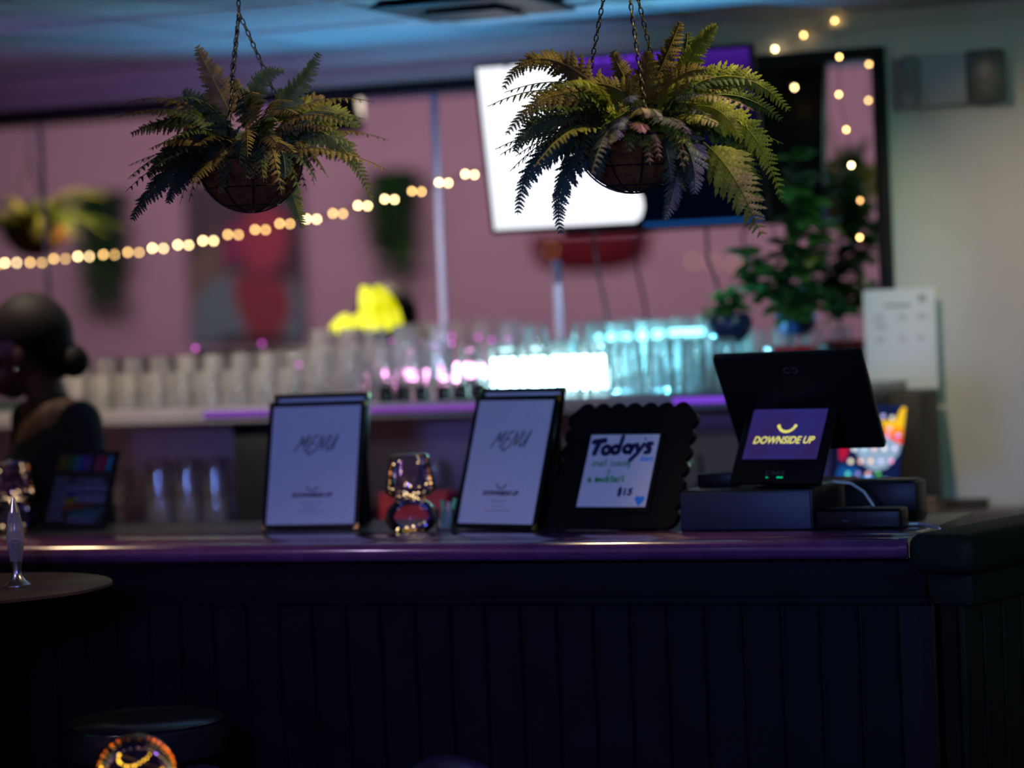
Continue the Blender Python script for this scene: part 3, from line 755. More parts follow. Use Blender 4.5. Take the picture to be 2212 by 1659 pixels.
# ------------------------------------------------------------------ string lights
bA = em('warm_bulb_bright', (1, .72, .34), 26, False); bB = em('warm_bulb', (1, .60, .20), 15, False); bC = em('warm_bulb_dim', (1, .52, .18), 8, False)
BUL = [bA, bB, bC]
def string(label, pts, kinds, r=.0042, extra0=None, extra1=None, loops=False):
    o0 = Vector(pts[0]); t = thing('string_lights', label, 'string lights', o0)
    me = {}
    for k in BUL:
        ob = MB().sphere((0, 0, 0), (r, r, r*1.15), 10, 8); 
        tmp = ob.build('bulb', k, t); me[k] = tmp.data; bpy.data.objects.remove(tmp)
    for p, k in zip(pts, kinds):
        o = bpy.data.objects.new('bulb', me[BUL[k]]); C.objects.link(o); o.parent = t; o.location = Vector(p)-o0
    wp = []
    P = ([extra0] if extra0 else [])+list(pts)+([extra1] if extra1 else [])
    for i, p in enumerate(P):
        wp.append(Vector(p)-o0+Vector((0, .003, .007)))
        if i < len(P)-1: wp.append((Vector(p)+Vector(P[i+1]))/2-o0+Vector((0, .004, -.003)))
    MB().tube(wp, .0011, 4).build('wire', MT['wire'], t)
    return t
P1 = [(10, 568), (65, 567), (116, 559), (168, 554), (223, 550), (276, 545), (329, 536), (384, 529), (438, 520), (492, 507), (551, 496), (604, 483), (662, 473), (719, 461), (773, 444), (831, 430), (890, 413), (948, 394), (1005, 376)]
YS = YM-.042
pts = [at_Y(x, y, YS) for x, y in P1]
for k in range(1, 6): pts.insert(0, pts[0]+Vector((-.075, 0, -.004)))
kin = [1]*5+[0, 1, 1, 0, 1, 1, 0, 0, 0, 1, 1, 1, 0, 1, 0, 0, 1, 0, 0]
string('warm fairy lights strung low across the mirror from the left edge up to the television', pts, kin, extra1=at_Y(1075, 352, YS))
P2 = [(1803, 45), (1736, 76), (1674, 106), (1612, 137)]
string('warm fairy lights along the wall above the mirror corner', [at_Y(x, y, YW-.03) for x, y in P2], [1, 1, 0, 2], extra1=at_Y(1560, 160, YW-.05))
P3 = [(1803, 46), (1813, 123), (1812, 204), (1828, 280), (1839, 357), (1858, 433), (1857, 513)]
string('warm fairy lights dangling over the potted plant at the mirror corner', [at_Y(x, y, YM-.17+.02*0) for x, y in P3[1:]], [1, 1, 1, 0, 2, 1], extra0=at_Y(1803, 46, YW-.03))
string('single warm bulb string hanging beside the television top corner', [at_Y(1620, 170, 7.55)], [0], extra0=at_Y(1612, 140, YW-.04), extra1=at_Y(1624, 260, 7.6))
# ------------------------------------------------------------------ things standing on the bar
def on_bar(x, y): return at_Z(x, y, BT+.0006)
LOGO = 'DOWNSIDE UP'
def menu(label, P, cw, tilt, W=.226, H=.292, glow=False):
    t = thing('menu_stand', label, 'menu', facing(P+Vector((0, 0, .0098*math.sin(R(tilt))+.0004)), cw, tilt), 'standing menus on the bar')
    b = .011
    MB().box((-W/2, 0, 0), (W/2, .006, H), .0015).build('cover', MT['blackleather'], t)
    f = MB()
    f.box((-W/2, -.002, 0), (W/2, 0, b)).box((-W/2, -.002, H-b), (W/2, 0, H)).box((-W/2, -.002, b), (-W/2+b, 0, H-b)).box((W/2-b, -.002, b), (W/2, 0, H-b))
    f.build('edge_binding', MT['blackleather'], t, False)
    pg = MB().box((-W/2+b, -.0008, b), (W/2-b, -.0001, H-b)).build('page', MT['paper'], t, False)
    # hand-brushed MENU heading
    w_ = .098; x0 = -.052; z0 = H*.615; hgt = .036
    def G(pts): return [(x0+(px+py*.11)*w_, z0+py*hgt) for px, py in pts]
    M_ = [G([(-.02, -.08), (.05, .45), (.10, .98), (.15, .32), (.27, 1.05), (.255, .5), (.25, -.05)])]
    E_ = [G([(.41, .98), (.36, .45), (.34, -.12)]), G([(.40, .98), (.53, 1.02)]), G([(.37, .48), (.48, .52)]), G([(.34, -.12), (.42, -.30), (.52, -.02)])]
    N_ = [G([(.56, -.05), (.60, .5), (.64, 1.0), (.71, .05), (.80, 1.06)])]
    U_ = [G([(.88, 1.0), (.83, .25), (.88, -.03), (.97, .3), (1.04, 1.08), (1.02, .5), (1.01, -.05)])]
    MB().strokes(M_+E_+N_+U_, .0034, -.0011).build('menu_heading', MT['greyink'] if glow else MT['ink'], pg, False)
    s_ = smile(0, H*.318, .0145)
    MB().strokes(s_[0], .0030, -.0011).strokes(s_[1], .005, -.0011).build('smile_logo', MT['ink'], pg, False)
    text_part('logo_lettering', LOGO, .0140, MT['ink'], pg, 0, H*.262, -.0011, .2, .0007, sx=1.12)
    g_ = MB()
    for k, (ww, zz) in enumerate(((.056, .200), (.036, .165), (.080, .130))):
        x = -ww/2
        while x < ww/2:
            q = random.uniform(.003, .008); g_.box((x, -.0011, H*zz), (min(x+q, ww/2), -.0009, H*zz+.0022)); x += q+.0016
    g_.build('small_print', MT['greyink'], pg, False)
    for sx_ in (-1, 1):
        for z in (0, H):
            s = 1 if z == 0 else -1
            MB().prism([(sx_*W/2*1.004, z-s*.001), (sx_*(W/2-.013), z-s*.001), (sx_*W/2*1.004, z+s*.013)], -.0032, .0072).build('gold_corner', MT['gold'], t, False)
    # leg that props the menu up from behind
    T = R(tilt)
    top = Vector((0, .007, H*.72)); A = Matrix.Rotation(T, 4, 'X')
    wz = (Matrix.Rotation(-T, 4, 'X') @ top).z
    foot_w = (Matrix.Rotation(-T, 4, 'X') @ top)+Vector((0, .010, -wz-.0098*math.sin(T)+.0006))
    foot = A @ foot_w
    mb = MB(); wd = W*.46
    mb.add([(-wd, top.y, top.z), (wd, top.y, top.z), (wd, foot.y, foot.z), (-wd, foot.y, foot.z), (-wd, top.y+.005, top.z), (wd, top.y+.005, top.z), (wd, foot.y+.005, foot.z+.001), (-wd, foot.y+.005, foot.z+.001)],
           [(0, 1, 2, 3), (7, 6, 5, 4), (0, 4, 5, 1), (2, 6, 7, 3), (1, 5, 6, 2), (0, 3, 7, 4)])
    mb.build('rear_panel', MT['blackleather'], t, False)
    return t
menu('black-framed MENU stand left of the glass lamp, front one of its pair', on_bar(669, 1145), -2, 15, .258, .319)
menu('black-framed MENU stand half hidden directly behind the left front menu', on_bar(669, 1145)+Vector((-.036, .118, 0)), 0, 10, .262, .331)
menu('narrow-looking MENU stand turned aside between straws and scalloped frame, front one of its pair', on_bar(1067, 1145), 17, 20, .252, .328)
menu('black-framed MENU stand tucked behind the turned-aside menu', on_bar(1067, 1145)+Vector((-.016, .122, 0)), 17, 15, .256, .336)

# small rainbow flyer at the left
P = on_bar(157, 1141)
t = thing('flyer_stand', 'small leaning flyer stand with rainbow heading beside the left glass lamp', 'flyer', facing(P, 16, 20))
W, H = .205, .182
t.matrix_world = facing(P+Vector((0, 0, .0036)), 16, 20) @ Matrix.Scale(1.13, 4)
MB().box((-W/2, 0, 0), (W/2, .004, H), .001).build('flyer_board', MT['black'], t)
fp = MB().box((-W/2+.004, -.0008, .004), (W/2-.004, -.0001, H-.004)).build('printed_sheet', pm('dark_purple_print', (.030, .008, .030), .5), t, False)
rb = [(.25, .12, .01), (.05, .16, .03), (.02, .16, .05), (.03, .22, .40), (.06, .06, .5), (.16, .05, .36), (.30, .01, .03), (.42, .02, .16), (.36, .01, .05), (.0, .32, .55)]
for i, (c, ch) in enumerate(zip(rb, 'FREE DEALS')):
    if ch == ' ': continue
wd_ = (W-.03)/10
for i, c in enumerate(rb):
    if i in (6,): continue
    x0_ = -W/2+.014+i*wd_
    MB().prism([(x0_, H*.74), (x0_+wd_*.78, H*.74), (x0_+wd_*.78+.004, H*.93), (x0_+.004, H*.93)], -.0012, -.0009).build('heading_stripe', pm('print_colour', c, .6), fp, False)
wp_ = pm('print_pale_blue', (.20, .23, .42), .6)
text_part('headline', 'CUSTOM DESIGN', .0165, wp_, fp, .022, H*.60, -.0012, .1, .0006, sx=.78)
text_part('headline', 'IN THE', .001, wp_, fp, .022, H*.60, -.0010) if False else None
g_ = MB()
for (xa, xb, z, hh) in ((-.045+.005, .085, .46, .017), (-.010, .086, .32, .020)):
    x = xa
    while x < xb:
        q = random.uniform(.006, .012); g_.box((x, -.0012, H*z), (min(x+q, xb), -.001, H*z+hh)); x += q+.0022
for k in range(8):
    x = -W/2+.012; z = .60-.075*k
    while x < -W/2+.058:
        q = random.uniform(.004, .009); g_.box((x, -.0012, H*z), (x+q, -.001, H*z+.0085)); x += q+.002
for k in range(2):
    g_.box((-W/2+.078, -.0012, H*(.05+.055*k)), (-W/2+.17, -.001, H*(.05+.055*k)+.005))
g_.build('text_lines', wp_, fp, False)
for (c, pts) in (((.26, .22, .02), [(-.040, .36), (.005, .43), (.01, .38), (-.02, .30), (-.045, .28)]), ((.24, .05, .015), [(-.045, .27), (-.02, .29), (.05, .31), (.05, .27), (-.01, .24), (-.044, .19)]),
                 ((.01, .02, .28), [(-.042, .47), (.0, .47), (.005, .43), (-.042, .38)]), ((.02, .12, .16), [(-.02, .20), (.05, .25), (.09, .25), (.08, .12), (-.02, .12)])):
    MB().prism([(x, z*H) for x, z in pts], -.0011, -.0009).build('printed_shape', pm('print_colour', c, .6), fp, False)
mb = MB(); mb.box((-.05, .004, .004), (.05, .007, .09)); mb.build('rear_foot', MT['black'], t, False)

# mushroom-shaped glass lamps
fairy = em('warm_glint_bead', (1, .70, .32), 7, False)  # glowing beads inside the glass imitate warm lights reflected in it
def lamp(label, P, s=1.0, seed=0):
    random.seed(90+seed)
    t = thing('glass_lamp', label, 'lamp', Matrix.Translation(P) @ Matrix.Scale(s, 4), 'glass lamps on the bar')
    base = [(.0005, .0), (.038, .0), (.052, .008), (.0605, .024), (.062, .036), (.057, .052), (.046, .065), (.036, .073), (.033, .080)]
    shade = [(.033, .080), (.046, .084), (.060, .094), (.0625, .102), (.060, .108), (.0535, .140), (.0475, .172), (.043, .180), (.036, .183), (.0005, .1835)]
    MB().lathe(base, 40, cap0=False, cap1=False).build('glass_base', MT['lampglass'], t)
    MB().lathe(shade, 40, cap0=False, cap1=False).build('glass_shade', MT['lampglass'], t)
    inner = [(.030, .081), (.040, .088), (.0555, .098), (.056, .106), (.050, .138), (.044, .170), (.034, .178)]
    MB().lathe(inner, 40, cap0=False, cap1=False).build('inner_shade', MT['lampglass'], t)
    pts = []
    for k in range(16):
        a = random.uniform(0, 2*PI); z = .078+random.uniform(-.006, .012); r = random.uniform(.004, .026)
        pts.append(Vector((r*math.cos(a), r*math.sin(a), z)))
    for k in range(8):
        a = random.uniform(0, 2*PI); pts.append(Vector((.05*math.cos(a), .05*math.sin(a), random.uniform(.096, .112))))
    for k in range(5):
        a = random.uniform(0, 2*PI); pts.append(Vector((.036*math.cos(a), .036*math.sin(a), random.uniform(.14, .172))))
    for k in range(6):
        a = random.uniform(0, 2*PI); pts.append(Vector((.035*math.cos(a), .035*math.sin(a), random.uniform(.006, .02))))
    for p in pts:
        MB().sphere(p, random.choice((.0009, .0012, .0016)), 6, 4).build('glow_bead', fairy, t)
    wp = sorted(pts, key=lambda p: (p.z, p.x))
    MB().tube([Vector((0, 0, .001))]+wp, .0003, 3).build('copper_wire', MT['gold'], t)  # wire made up to join the glint beads
    return t
lamp('clear mushroom-shaped glass lamp with warm glints between the two menus', on_bar(890, 1148), 1.02, 1)
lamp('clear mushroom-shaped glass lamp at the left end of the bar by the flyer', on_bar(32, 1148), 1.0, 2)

# straws in a clear cup
P = on_bar(958, 1145)+Vector((.0, .012, 0))
t = thing('straw_cup', 'low clear cup holding paper straws beside the glass lamp', 'cup', P)
MB().lathe([(.0005, .001), (.022, .001), (.024, .05), (.0225, .05), (.021, .004), (.0005, .004)], 18, cap0=False, cap1=False).build('cup_wall', MT['acrylic'], t)
sg = pm('green_paper_straw', (.22, .75, .32), .7); sw = pm('pale_pink_paper_straw', (.85, .62, .55), .7)
for i, (dx, ht, m_, lab) in enumerate(((-.030, .060, sw, 'pale pink paper straw leaning toward the glass lamp'), (-.006, .071, sg, 'green paper straw standing in the middle of the cup'), (.010, .066, sw, 'pale pink paper straw behind the green one'), (.024, .074, sg, 'green paper straw leaning toward the turned-aside menu'))):
    b0 = Vector((dx*.25, -.006+.004*i, .0045)); tp = Vector((dx, -.002+.004*i, ht))
    s_ = MB().tube([b0, tp], .0052, 10, False).tube([b0, tp], .0046, 10, False).build('paper_straw', m_)
    s_.location = P; tag(s_, lab, 'straw', 'paper straws')

# scalloped sign frame
P = on_bar(1316, 1147)
t = thing('sign_frame', 'black scalloped picture frame with handwritten TODAYS special in purple light', 'sign', facing(P+Vector((0, 0, .0076)), 11, 27))
W, H = .318, .300
oc = []; mb = MB()
n1 = 7; rs = W/n1/2*1.03
out = []
for side in range(4):
    for k in range(n1):
        u = -1+2*(k+.5)/n1
        c = ((u*W/2, H) if side == 0 else (W/2, H/2-u*H/2) if side == 1 else (-u*W/2, 0) if side == 2 else (-W/2, H/2+u*H/2))
        cx_, cz_ = c; cx_ *= .95; cz_ = H/2+(cz_-H/2)*.95
        a0 = (150, 60, -30, -120)[side]
        for j in range(7):
            a = R(a0-120*j/6); out.append((cx_+rs*math.cos(a), max(0, cz_+rs*math.sin(a))))
MB().prism(out, 0, .016).build('scalloped_board', MT['blackpl'], t, False)
px0, px1, pz0, pz1 = -.098, .087, .050, .232
MB().box((px0-.012, -.003, pz0-.012), (px1+.012, 0, pz1+.012), .001).build('inner_frame', MT['blackpl'], t, False)
ps = MB().box((px0, -.0042, pz0), (px1, -.0031, pz1)).build('paper_sheet', MT['paper'], t, False)
PW, PH = px1-px0, pz1-pz0
def U(lines):      # unit square of the sheet (from the photograph, upright) to the local plane
    return [[(px0+u*PW, pz0+v*PH) for u, v in ln] for ln in lines]
y_ = -.0046
TD = U([[(.06, .90), (.22, .92)], [(.14, .90), (.10, .74)]]) 
MB().strokes(TD, .0145, y_).strokes(U([arc(.265, .785, .055, .055, 0, 360, 12), arc(.40, .79, .052, .05, 0, 360, 12), [(.475, .97), (.445, .75)], arc(.575, .80, .055, .05, 0, 360, 12), [(.655, .85), (.62, .745)],
      [(.70, .86), (.73, .77)], [(.80, .86), (.73, .74), (.64, .64)], [(.915, .87), (.86, .87), (.855, .83), (.90, .80), (.895, .755), (.84, .75)]]), .0112, y_).strokes(U([[(.805, .945), (.81, .925)]]), .004, y_).build('todays_heading', MT['navyink'], ps, False)
def hand(s, u, v, w, h):
    G = {'c': [[(.9, .85), (.4, 1), (.05, .5), (.4, 0), (.9, .2)]], 'r': [[(.1, 1), (.2, 0)], [(.18, .6), (.5, 1), (.9, .85)]], 'u': [[(.05, 1), (.2, .1), (.6, .1), (.85, 1), (.9, 0)]],
         's': [[(.85, .9), (.3, 1), (.3, .6), (.8, .4), (.6, 0), (.1, .1)]], 't': [[(.5, 1.7), (.45, .1), (.8, 0)], [(.1, 1.05), (.9, 1.1)]], 'i': [[(.5, 1), (.5, 0)], [(.5, 1.45), (.52, 1.4)]],
         'n': [[(.1, 1), (.15, 0)], [(.15, .6), (.5, 1), (.8, .8), (.85, 0)]], 'g': [[(.85, .9), (.3, 1), (.1, .5), (.4, .1), (.85, .8), (.8, -.7), (.2, -.7)]], 'a': [[(.85, .9), (.3, 1), (.05, .5), (.4, 0), (.85, .7), (.9, 0)]],
         'm': [[(.05, 1), (.1, 0)], [(.1, .7), (.35, 1), (.45, 0)], [(.45, .7), (.75, 1), (.95, 0)]], 'o': [[(.5, 1), (.1, .6), (.4, 0), (.85, .4), (.5, 1)]], 'k': [[(.15, 1.7), (.15, 0)], [(.85, 1), (.2, .5), (.9, 0)]],
         'l': [[(.5, 1.6), (.35, .6), (.9, .0)]], '+': [[(.5, 1.3), (.5, -.3)], [(.1, .5), (1, .55)]], ' ': [],
         '$': [[(.85, .9), (.3, 1), (.25, .6), (.8, .4), (.6, 0), (.1, .1)], [(.55, 1.2), (.5, -.2)]], '1': [[(.5, 1), (.48, 0)]], '5': [[(.9, 1), (.35, 1), (.3, .6), (.7, .6), (.85, .25), (.5, 0), (.1, .1)]]}
    r = []
    for i, ch in enumerate(s):
        for ln in G[ch]: r.append([(u+i*w*1.18+px*w, v+py*h) for px, py in ln])
    return U(r)
MB().strokes(hand('crust issuing', .10, .565, .037, .052), .0032, y_).strokes(hand('+', .34, .455, .06, .05), .0032, y_).build('faint_green_line', MT['paleink'], ps, False)
MB().strokes(hand('a mocktail', .085, .345, .046, .052), .0040, y_).build('green_line', MT['greenink'], ps, False)
MB().strokes(hand('$15', .56, .165, .062, .08), .0052, y_).build('price', MT['navyink'], ps, False)
hx, hz, hs = px0+.90*PW, pz0+.085*PH, .0125
MB().prism([(hx, hz-hs*1.15), (hx+hs*1.0, hz+hs*.15), (hx+hs*1.02, hz+hs*.62), (hx+hs*.62, hz+hs*.98), (hx, hz+hs*.72), (hx-hs*.62, hz+hs*.98), (hx-hs*1.02, hz+hs*.62), (hx-hs*1.0, hz+hs*.15)], y_-.0002, y_+.0002).build('blue_heart', MT['skyink'], ps, False)
text_part('pale_blue_word', 'item', .020, MT['paleblue'], ps, px0+.885*PW, pz0+.665*PH, y_, .1, .0008)
T = R(27); A = Matrix.Rotation(T, 4, 'X'); top = Vector((0, .016, H*.6)); tw_ = Matrix.Rotation(-T, 4, 'X') @ top
foot = A @ (tw_+Vector((0, .03, -tw_.z-.0066)))
MB().add([(-.04, top.y, top.z), (.04, top.y, top.z), (.05, foot.y, foot.z), (-.05, foot.y, foot.z), (-.04, top.y+.004, top.z), (.04, top.y+.004, top.z), (.05, foot.y+.004, foot.z+.001), (-.05, foot.y+.004, foot.z+.001)],
         [(0, 1, 2, 3), (7, 6, 5, 4), (0, 4, 5, 1), (2, 6, 7, 3), (1, 5, 6, 2), (0, 3, 7, 4)]).build('easel_leg', MT['blackpl'], t, False)

# ------------------------------------------------------------------ till on its cash drawer
dp = on_bar(1612, 1150); dp.y = 5.97
dx0, dx1 = at_Y(1470, 1150, 5.97).x, at_Y(1757, 1150, 5.97).x
dw = dx1-dx0
t = thing('cash_drawer', 'dark navy cash drawer box under the till on the bar', 'cash drawer', Vector(((dx0+dx1)/2, 5.97, BT+.0006)))
DH = .092
navy = pm('navy_black_metal', (.010, .016, .040), .5, var=.2)
MB().box((-dw/2, .004, 0), (dw/2, .40, DH), .003).build('drawer_body', MT['blackpl'], t)
MB().box((-dw/2+.004, -.004, .004), (dw/2-.004, .004, DH-.004), .0015).build('drawer_front', navy, t)
tp = Vector(((dx0+dx1)/2+.066, 5.97, BT+DH+.0012))
t = thing('till', 'black till with violet smile-logo customer screen and tilted rear monitor', 'till', Matrix.Translation(tp))
MB().lathe([(.0005, 0), (.078, 0), (.080, .004), (.070, .010), (.040, .016), (.036, .02)], 32, Matrix.Translation((0, .13, 0))).build('round_foot', MT['blackpl'], t)
MB().box((-.035, .12, .012), (.035, .165, .13), .006).build('neck', MT['blackpl'], t)
# customer display leaning back
Dm = facing(Vector((-.008, .030, .012)), 14, 30)
CW, CH = .236, .215
disp = MB().box((-CW/2, 0, 0), (CW/2, .016, CH), .006, Dm).build('customer_display', MT['blackpl'], t)
m, n, l = nodes('till_screen'); n.remove(n['Principled BSDF'])
tcn = n.new('ShaderNodeTexCoord'); nz = n.new('ShaderNodeTexNoise'); nz.inputs['Scale'].default_value = 2; l.new(tcn.outputs['Generated'], nz.inputs['Vector'])
cr = n.new('ShaderNodeValToRGB'); l.new(nz.outputs['Fac'], cr.inputs[0]); cr.color_ramp.elements[0].position = .35; cr.color_ramp.elements[0].color = (.022, .020, .15, 1); cr.color_ramp.elements[1].position = .65; cr.color_ramp.elements[1].color = (.028, .016, .10, 1)
e_ = n.new('ShaderNodeEmission'); l.new(cr.outputs[0], e_.inputs[0]); l.new(e_.outputs[0], n['Material Output'].inputs[0])
SX0, SX1, SZ0, SZ1 = -.096, .097, .060, .186
MB().box((SX0, -.001, SZ0), (SX1, .0005, SZ1), 0, Dm).build('screen', m, disp, False)
ylw = em('logo_yellow', (.80, .74, .17), 1.0)
lx, lz = 0.002, .133
s_ = smile(lx, lz+.006, .0235)
MB().strokes(s_[0], .0066, -.0016, Dm).strokes(s_[1], .0092, -.0016, Dm).build('smile_logo', ylw, disp, False)
lt = text_part('logo_lettering', LOGO, .0250, ylw, disp, lx-.002, .1065, -.0016, .22, .0006, sx=.92)
lt.data.transform(Dm)
lt = text_part('maker_lettering', 'CAKE', .0165, pm('dull_lettering', (.05, .05, .055), .5), disp, .0, .024, -.0012, 0, .0, sx=1.25)
lt.data.transform(Dm)
gl = em('green_glint_glow', (.0, .55, .22), 1.0)  # glowing bars stand in for a green reflection on the display chin
MB().box((-.022, -.0014, .0125), (-.017, 0, .0155), .0008, Dm).box((.006, -.0014, .0125), (.022, 0, .0160), .0008, Dm).build('green_glint', gl, disp, False)
# operator monitor: its back faces the camera, top edge leaning toward the customer
Om = facing(Vector((.030, .235, .080)), 0, -40)
OW, OH = .348, .290
mon = MB().box((-OW/2, -.012, 0), (OW/2, .012, OH), .006, Om).build('operator_monitor', MT['blackpl'], t)
MB().box((-OW/2+.01, .0121, .01), (OW/2-.01, .0126, OH-.01), 0, Om).build('monitor_glass', MT['vinyl'], mon, False)
MB().strokes([arc(-.006, OH*.86, .007, .008, 40, 320, 8), arc(.012, OH*.86, .007, .008, -140, 140, 8)], .003, -.0124, Om).build('maker_mark', pm('dull_grey_mark', (.06, .06, .07), .5), mon, False)
MB().box((-.04, .0, -.03), (.04, .04, .03), .006, Matrix.Translation((0, .16, .13))).build('hinge_block', MT['blackpl'], t)

# flat black boxes and cables round the till
q = at_Y(1525, 1056, 6.12)
t = tag(MB().box((-.045, -.03, 0), (.045, .03, .030), .003).build('receipt_box', MT['blackpl']), 'small flat black box on top of the cash drawer beside the till', 'box')
t.location = Vector((dx0+.050, 6.12, BT+DH+.0008))
rx0, rx1 = at_Y(1766, 1120, 6.00).x, at_Y(1952, 1120, 6.00).x
cr_ = thing('card_terminal', 'low black card terminal lying right of the cash drawer', 'card terminal', Vector(((rx0+rx1)/2, 5.975, BT+.0006)))
hw = (rx1-rx0)/2
MB().box((-hw, 0, 0), (hw, .075, .046), .008, seg=3).build('terminal_body', MT['blackpl'], cr_)
MB().box((-hw*.8, .012, .0455), (hw*.2, .062, .0475), .001).build('terminal_screen', MT['vinyl'], cr_)
MB().box((-hw*.35, -.001, .018), (-hw*.2, .001, .022)).build('card_slot', navy, cr_, False)
pb = thing('till_power_box', 'black power supply box behind the card terminal', 'box', Vector((dx1+.096, 6.20, BT+.0006)))
MB().box((-.085, 0, 0), (.085, .10, .088), .005).build('box_body', MT['blackpl'], pb)
MB().box((-.075, .01, .088), (.075, .09, .092), .002).build('box_lid', MT['blackpl'], pb)
pts = [at_Y(x, y, yy) for x, y, yy in ((1752, 1050, 6.10), (1800, 1040, 6.11), (1838, 1044, 6.12), (1866, 1062, 6.10), (1884, 1088, 6.09), (1892, 1104, 6.085))]
tag(MB().tube(pts, .0032, 8).build('white_cable', MT['cable']), 'white cable arching from the till down to the card terminal', 'cable')
pts = [at_Z(x, y, BT+.005) for x, y in ((1955, 1132), (1985, 1131), (2010, 1135), (2030, 1142))]
tag(MB().tube(pts, .0032, 8).build('white_cable', MT['cable']), 'white cable lying on the bar end beside the padded armrest', 'cable')

# tablet on the back counter
tm, n, l = nodes('tablet_wallpaper'); n.remove(n['Principled BSDF'])
P = at_Y(1856, 1043, 7.20); P.z = BC+.0008
tb = thing('tablet', 'lit tablet showing coloured app icons leaning behind the till', 'tablet', facing(P, 8, 22))
W, H = .188, .225
zoff = at_Y(1860, 1040, 7.20).z-BC
MB().box((-W/2-.02, .004, 0), (W/2+.004, .07, zoff-.008), .004, Matrix.Rotation(R(22), 4, 'X')).build('stand_base', MT['blackpl'], tb)
TM = Matrix.Translation((0, 0, zoff-.006))
MB().box((-W/2-.012, 0, 0), (W/2+.004, .008, H+.008), .004, TM).build('tablet_body', MT['blackpl'], tb)
scr = MB().box((-W/2, -.0012, .008), (W/2, -.0002, H), 0, TM).build('screen', em('tablet_navy', (.006, .012, .06), 1), tb, False)
def shape(pts, col, s, y): MB().prism([(x*W-W/2, .008+z*(H-.008)) for x, z in pts], y, y+.0003, TM).build('picture_shape', em('tablet_colour', col, s), scr, False)
shape([(.0, .62), (.06, .30), (.14, .28), (.24, .62), (.3, .72), (.1, .8)], (.60, .01, .05), .8, -.0015)
shape([(.0, .0), (.28, .0), (.4, .10), (.35, .2), (.08, .22)], (.01, .10, .40), .7, -.0015)
shape([(.32, .62), (.30, .40), (.42, .24), (.60, .14), (.80, .18), (.96, .36), (.99, .50), (.80, .58), (.6, .66), (.45, .66)], (.36, .52, .72), .8, -.0016)
shape([(.62, .62), (.80, .56), (.99, .48), (.995, .60), (.80, .66)], (1, .10, .03), 1, -.0017)
shape([(.66, .66), (.80, .62), (.995, .58), (.995, .74), (.7, .76)], (1, .30, .01), 1, -.0018)
shape([(.6, .80), (.70, .72), (.995, .70), (.998, .97), (.93, .97), (.85, .80)], (1, .58, .02), 1, -.0019)
ic = [(.9, .8, .6), (.7, .15, .10), (.15, .5, .15), (.7, .3, .6), (.4, .25, .85), (.85, .9, 1), (.5, .8, .95), (.95, .6, .55), (.9, .85, .8), (.7, .6, .9), (.95, .9, .7), (.95, .55, .5), (1, .6, .4), (.55, .55, .95), (.95, .35, .65), (.1, .7, .5), (.25, .25, .6), (.9, .45, .4), (.08, .45, .08)]
k = 0
for r_ in range(4):
    for c_ in range(5):
        if k >= len(ic): break
        x = (.30+.155*c_-.03*r_ if r_ < 3 else .22+.155*c_)*W-W/2; z = .008+(.60-.165*r_)*(H-.008)
        MB().box((x-.0052, -.0026, z-.0052), (x+.0052, -.0021, z+.0052), .0008, TM, 1).build('app_icon', em('icon_colour', ic[k], 1.6), scr, False); k += 1
for x, z, c in ((.80, .84, (.8, .8, .75)), (.78, .70, (1, .5, .7)), (.66, .86, (.5, .5, .9))):
    MB().box((x*W-W/2-.0052, -.0026, z*H-.0052), (x*W-W/2+.0052, -.0021, z*H+.0052), .0008, TM, 1).build('app_icon', em('icon_colour', c, 1.3), scr, False)
shape([(.45, .0), (.62, .0), (.60, .075), (.47, .075)], (.05, .45, 1), 1.2, -.002)
shape([(.72, .0), (.86, .0), (.84, .05), (.74, .05)], (.15, .45, .42), 1, -.002)

# folded dark cloth at the end of the back counter
P = at_Y(1975, 1112, 7.38); P.z = BC+.0005
cl = MB()
random.seed(3)
for k in range(3): cl.box((-.085+.008*k, -.06+.006*k, .018*k), (.085-.010*k, .06-.004*k, .018*k+.0178), .006, Matrix.Rotation(R(6*k-4), 4, 'Z'))
o = tag(cl.build('folded_cloth', pm('brown_cloth', (.16, .11, .08), .9, var=.3, bump=.4)), 'folded brown cloth lying under the wall notice beside the tablet', 'cloth'); o.location = P
# ------------------------------------------------------------------ potted plants
def leafmesh(name, L, W, mat):
    mb = MB(); n = 6; vs = []; fs = []
    for i in range(n+1):
        s = i/n; h = W*math.sin(PI*min(1, s*1.02+.02))**.75 if 0 < i < n else .001
        z = -.18*L*s*s
        vs += [(-h, L*s, z+h*.25), (0, L*s, z), (h, L*s, z+h*.25)]
    for i in range(n):
        o = i*3; fs += [(o, o+1, o+4, o+3), (o+1, o+2, o+5, o+4)]
    mb.add(vs, fs); o = mb.build(name, mat, None, True, 80); me = o.data; bpy.data.objects.remove(o); return me
LM = [leafmesh('round_leaf', .052, .021, MT['ficus']), leafmesh('round_leaf', .060, .024, MT['ficus'])]
LY = leafmesh('round_leaf', .052, .021, pm('pale_green_leaf', (.17, .22, .06), .4, var=.3, trans=.25))
def addleaf(parent, p, d, me, s=1.0, roll=0):
    q = proj(parent.matrix_world @ Vector(p))
    if q[0] < 1705 and q[1] < 520 and q[1] > 60: return
    o = bpy.data.objects.new('leaf', me); C.objects.link(o); o.parent = parent
    d = Vector(d).normalized(); x = d.cross(Vector((0, 0, 1)))
    x = x.normalized() if x.length > .01 else Vector((1, 0, 0)); z = x.cross(d)
    M = Matrix((x, d, z)).transposed().to_4x4() @ Matrix.Rotation(roll, 4, 'Y') @ Matrix.Scale(s, 4); M.translation = p; o.matrix_local = M
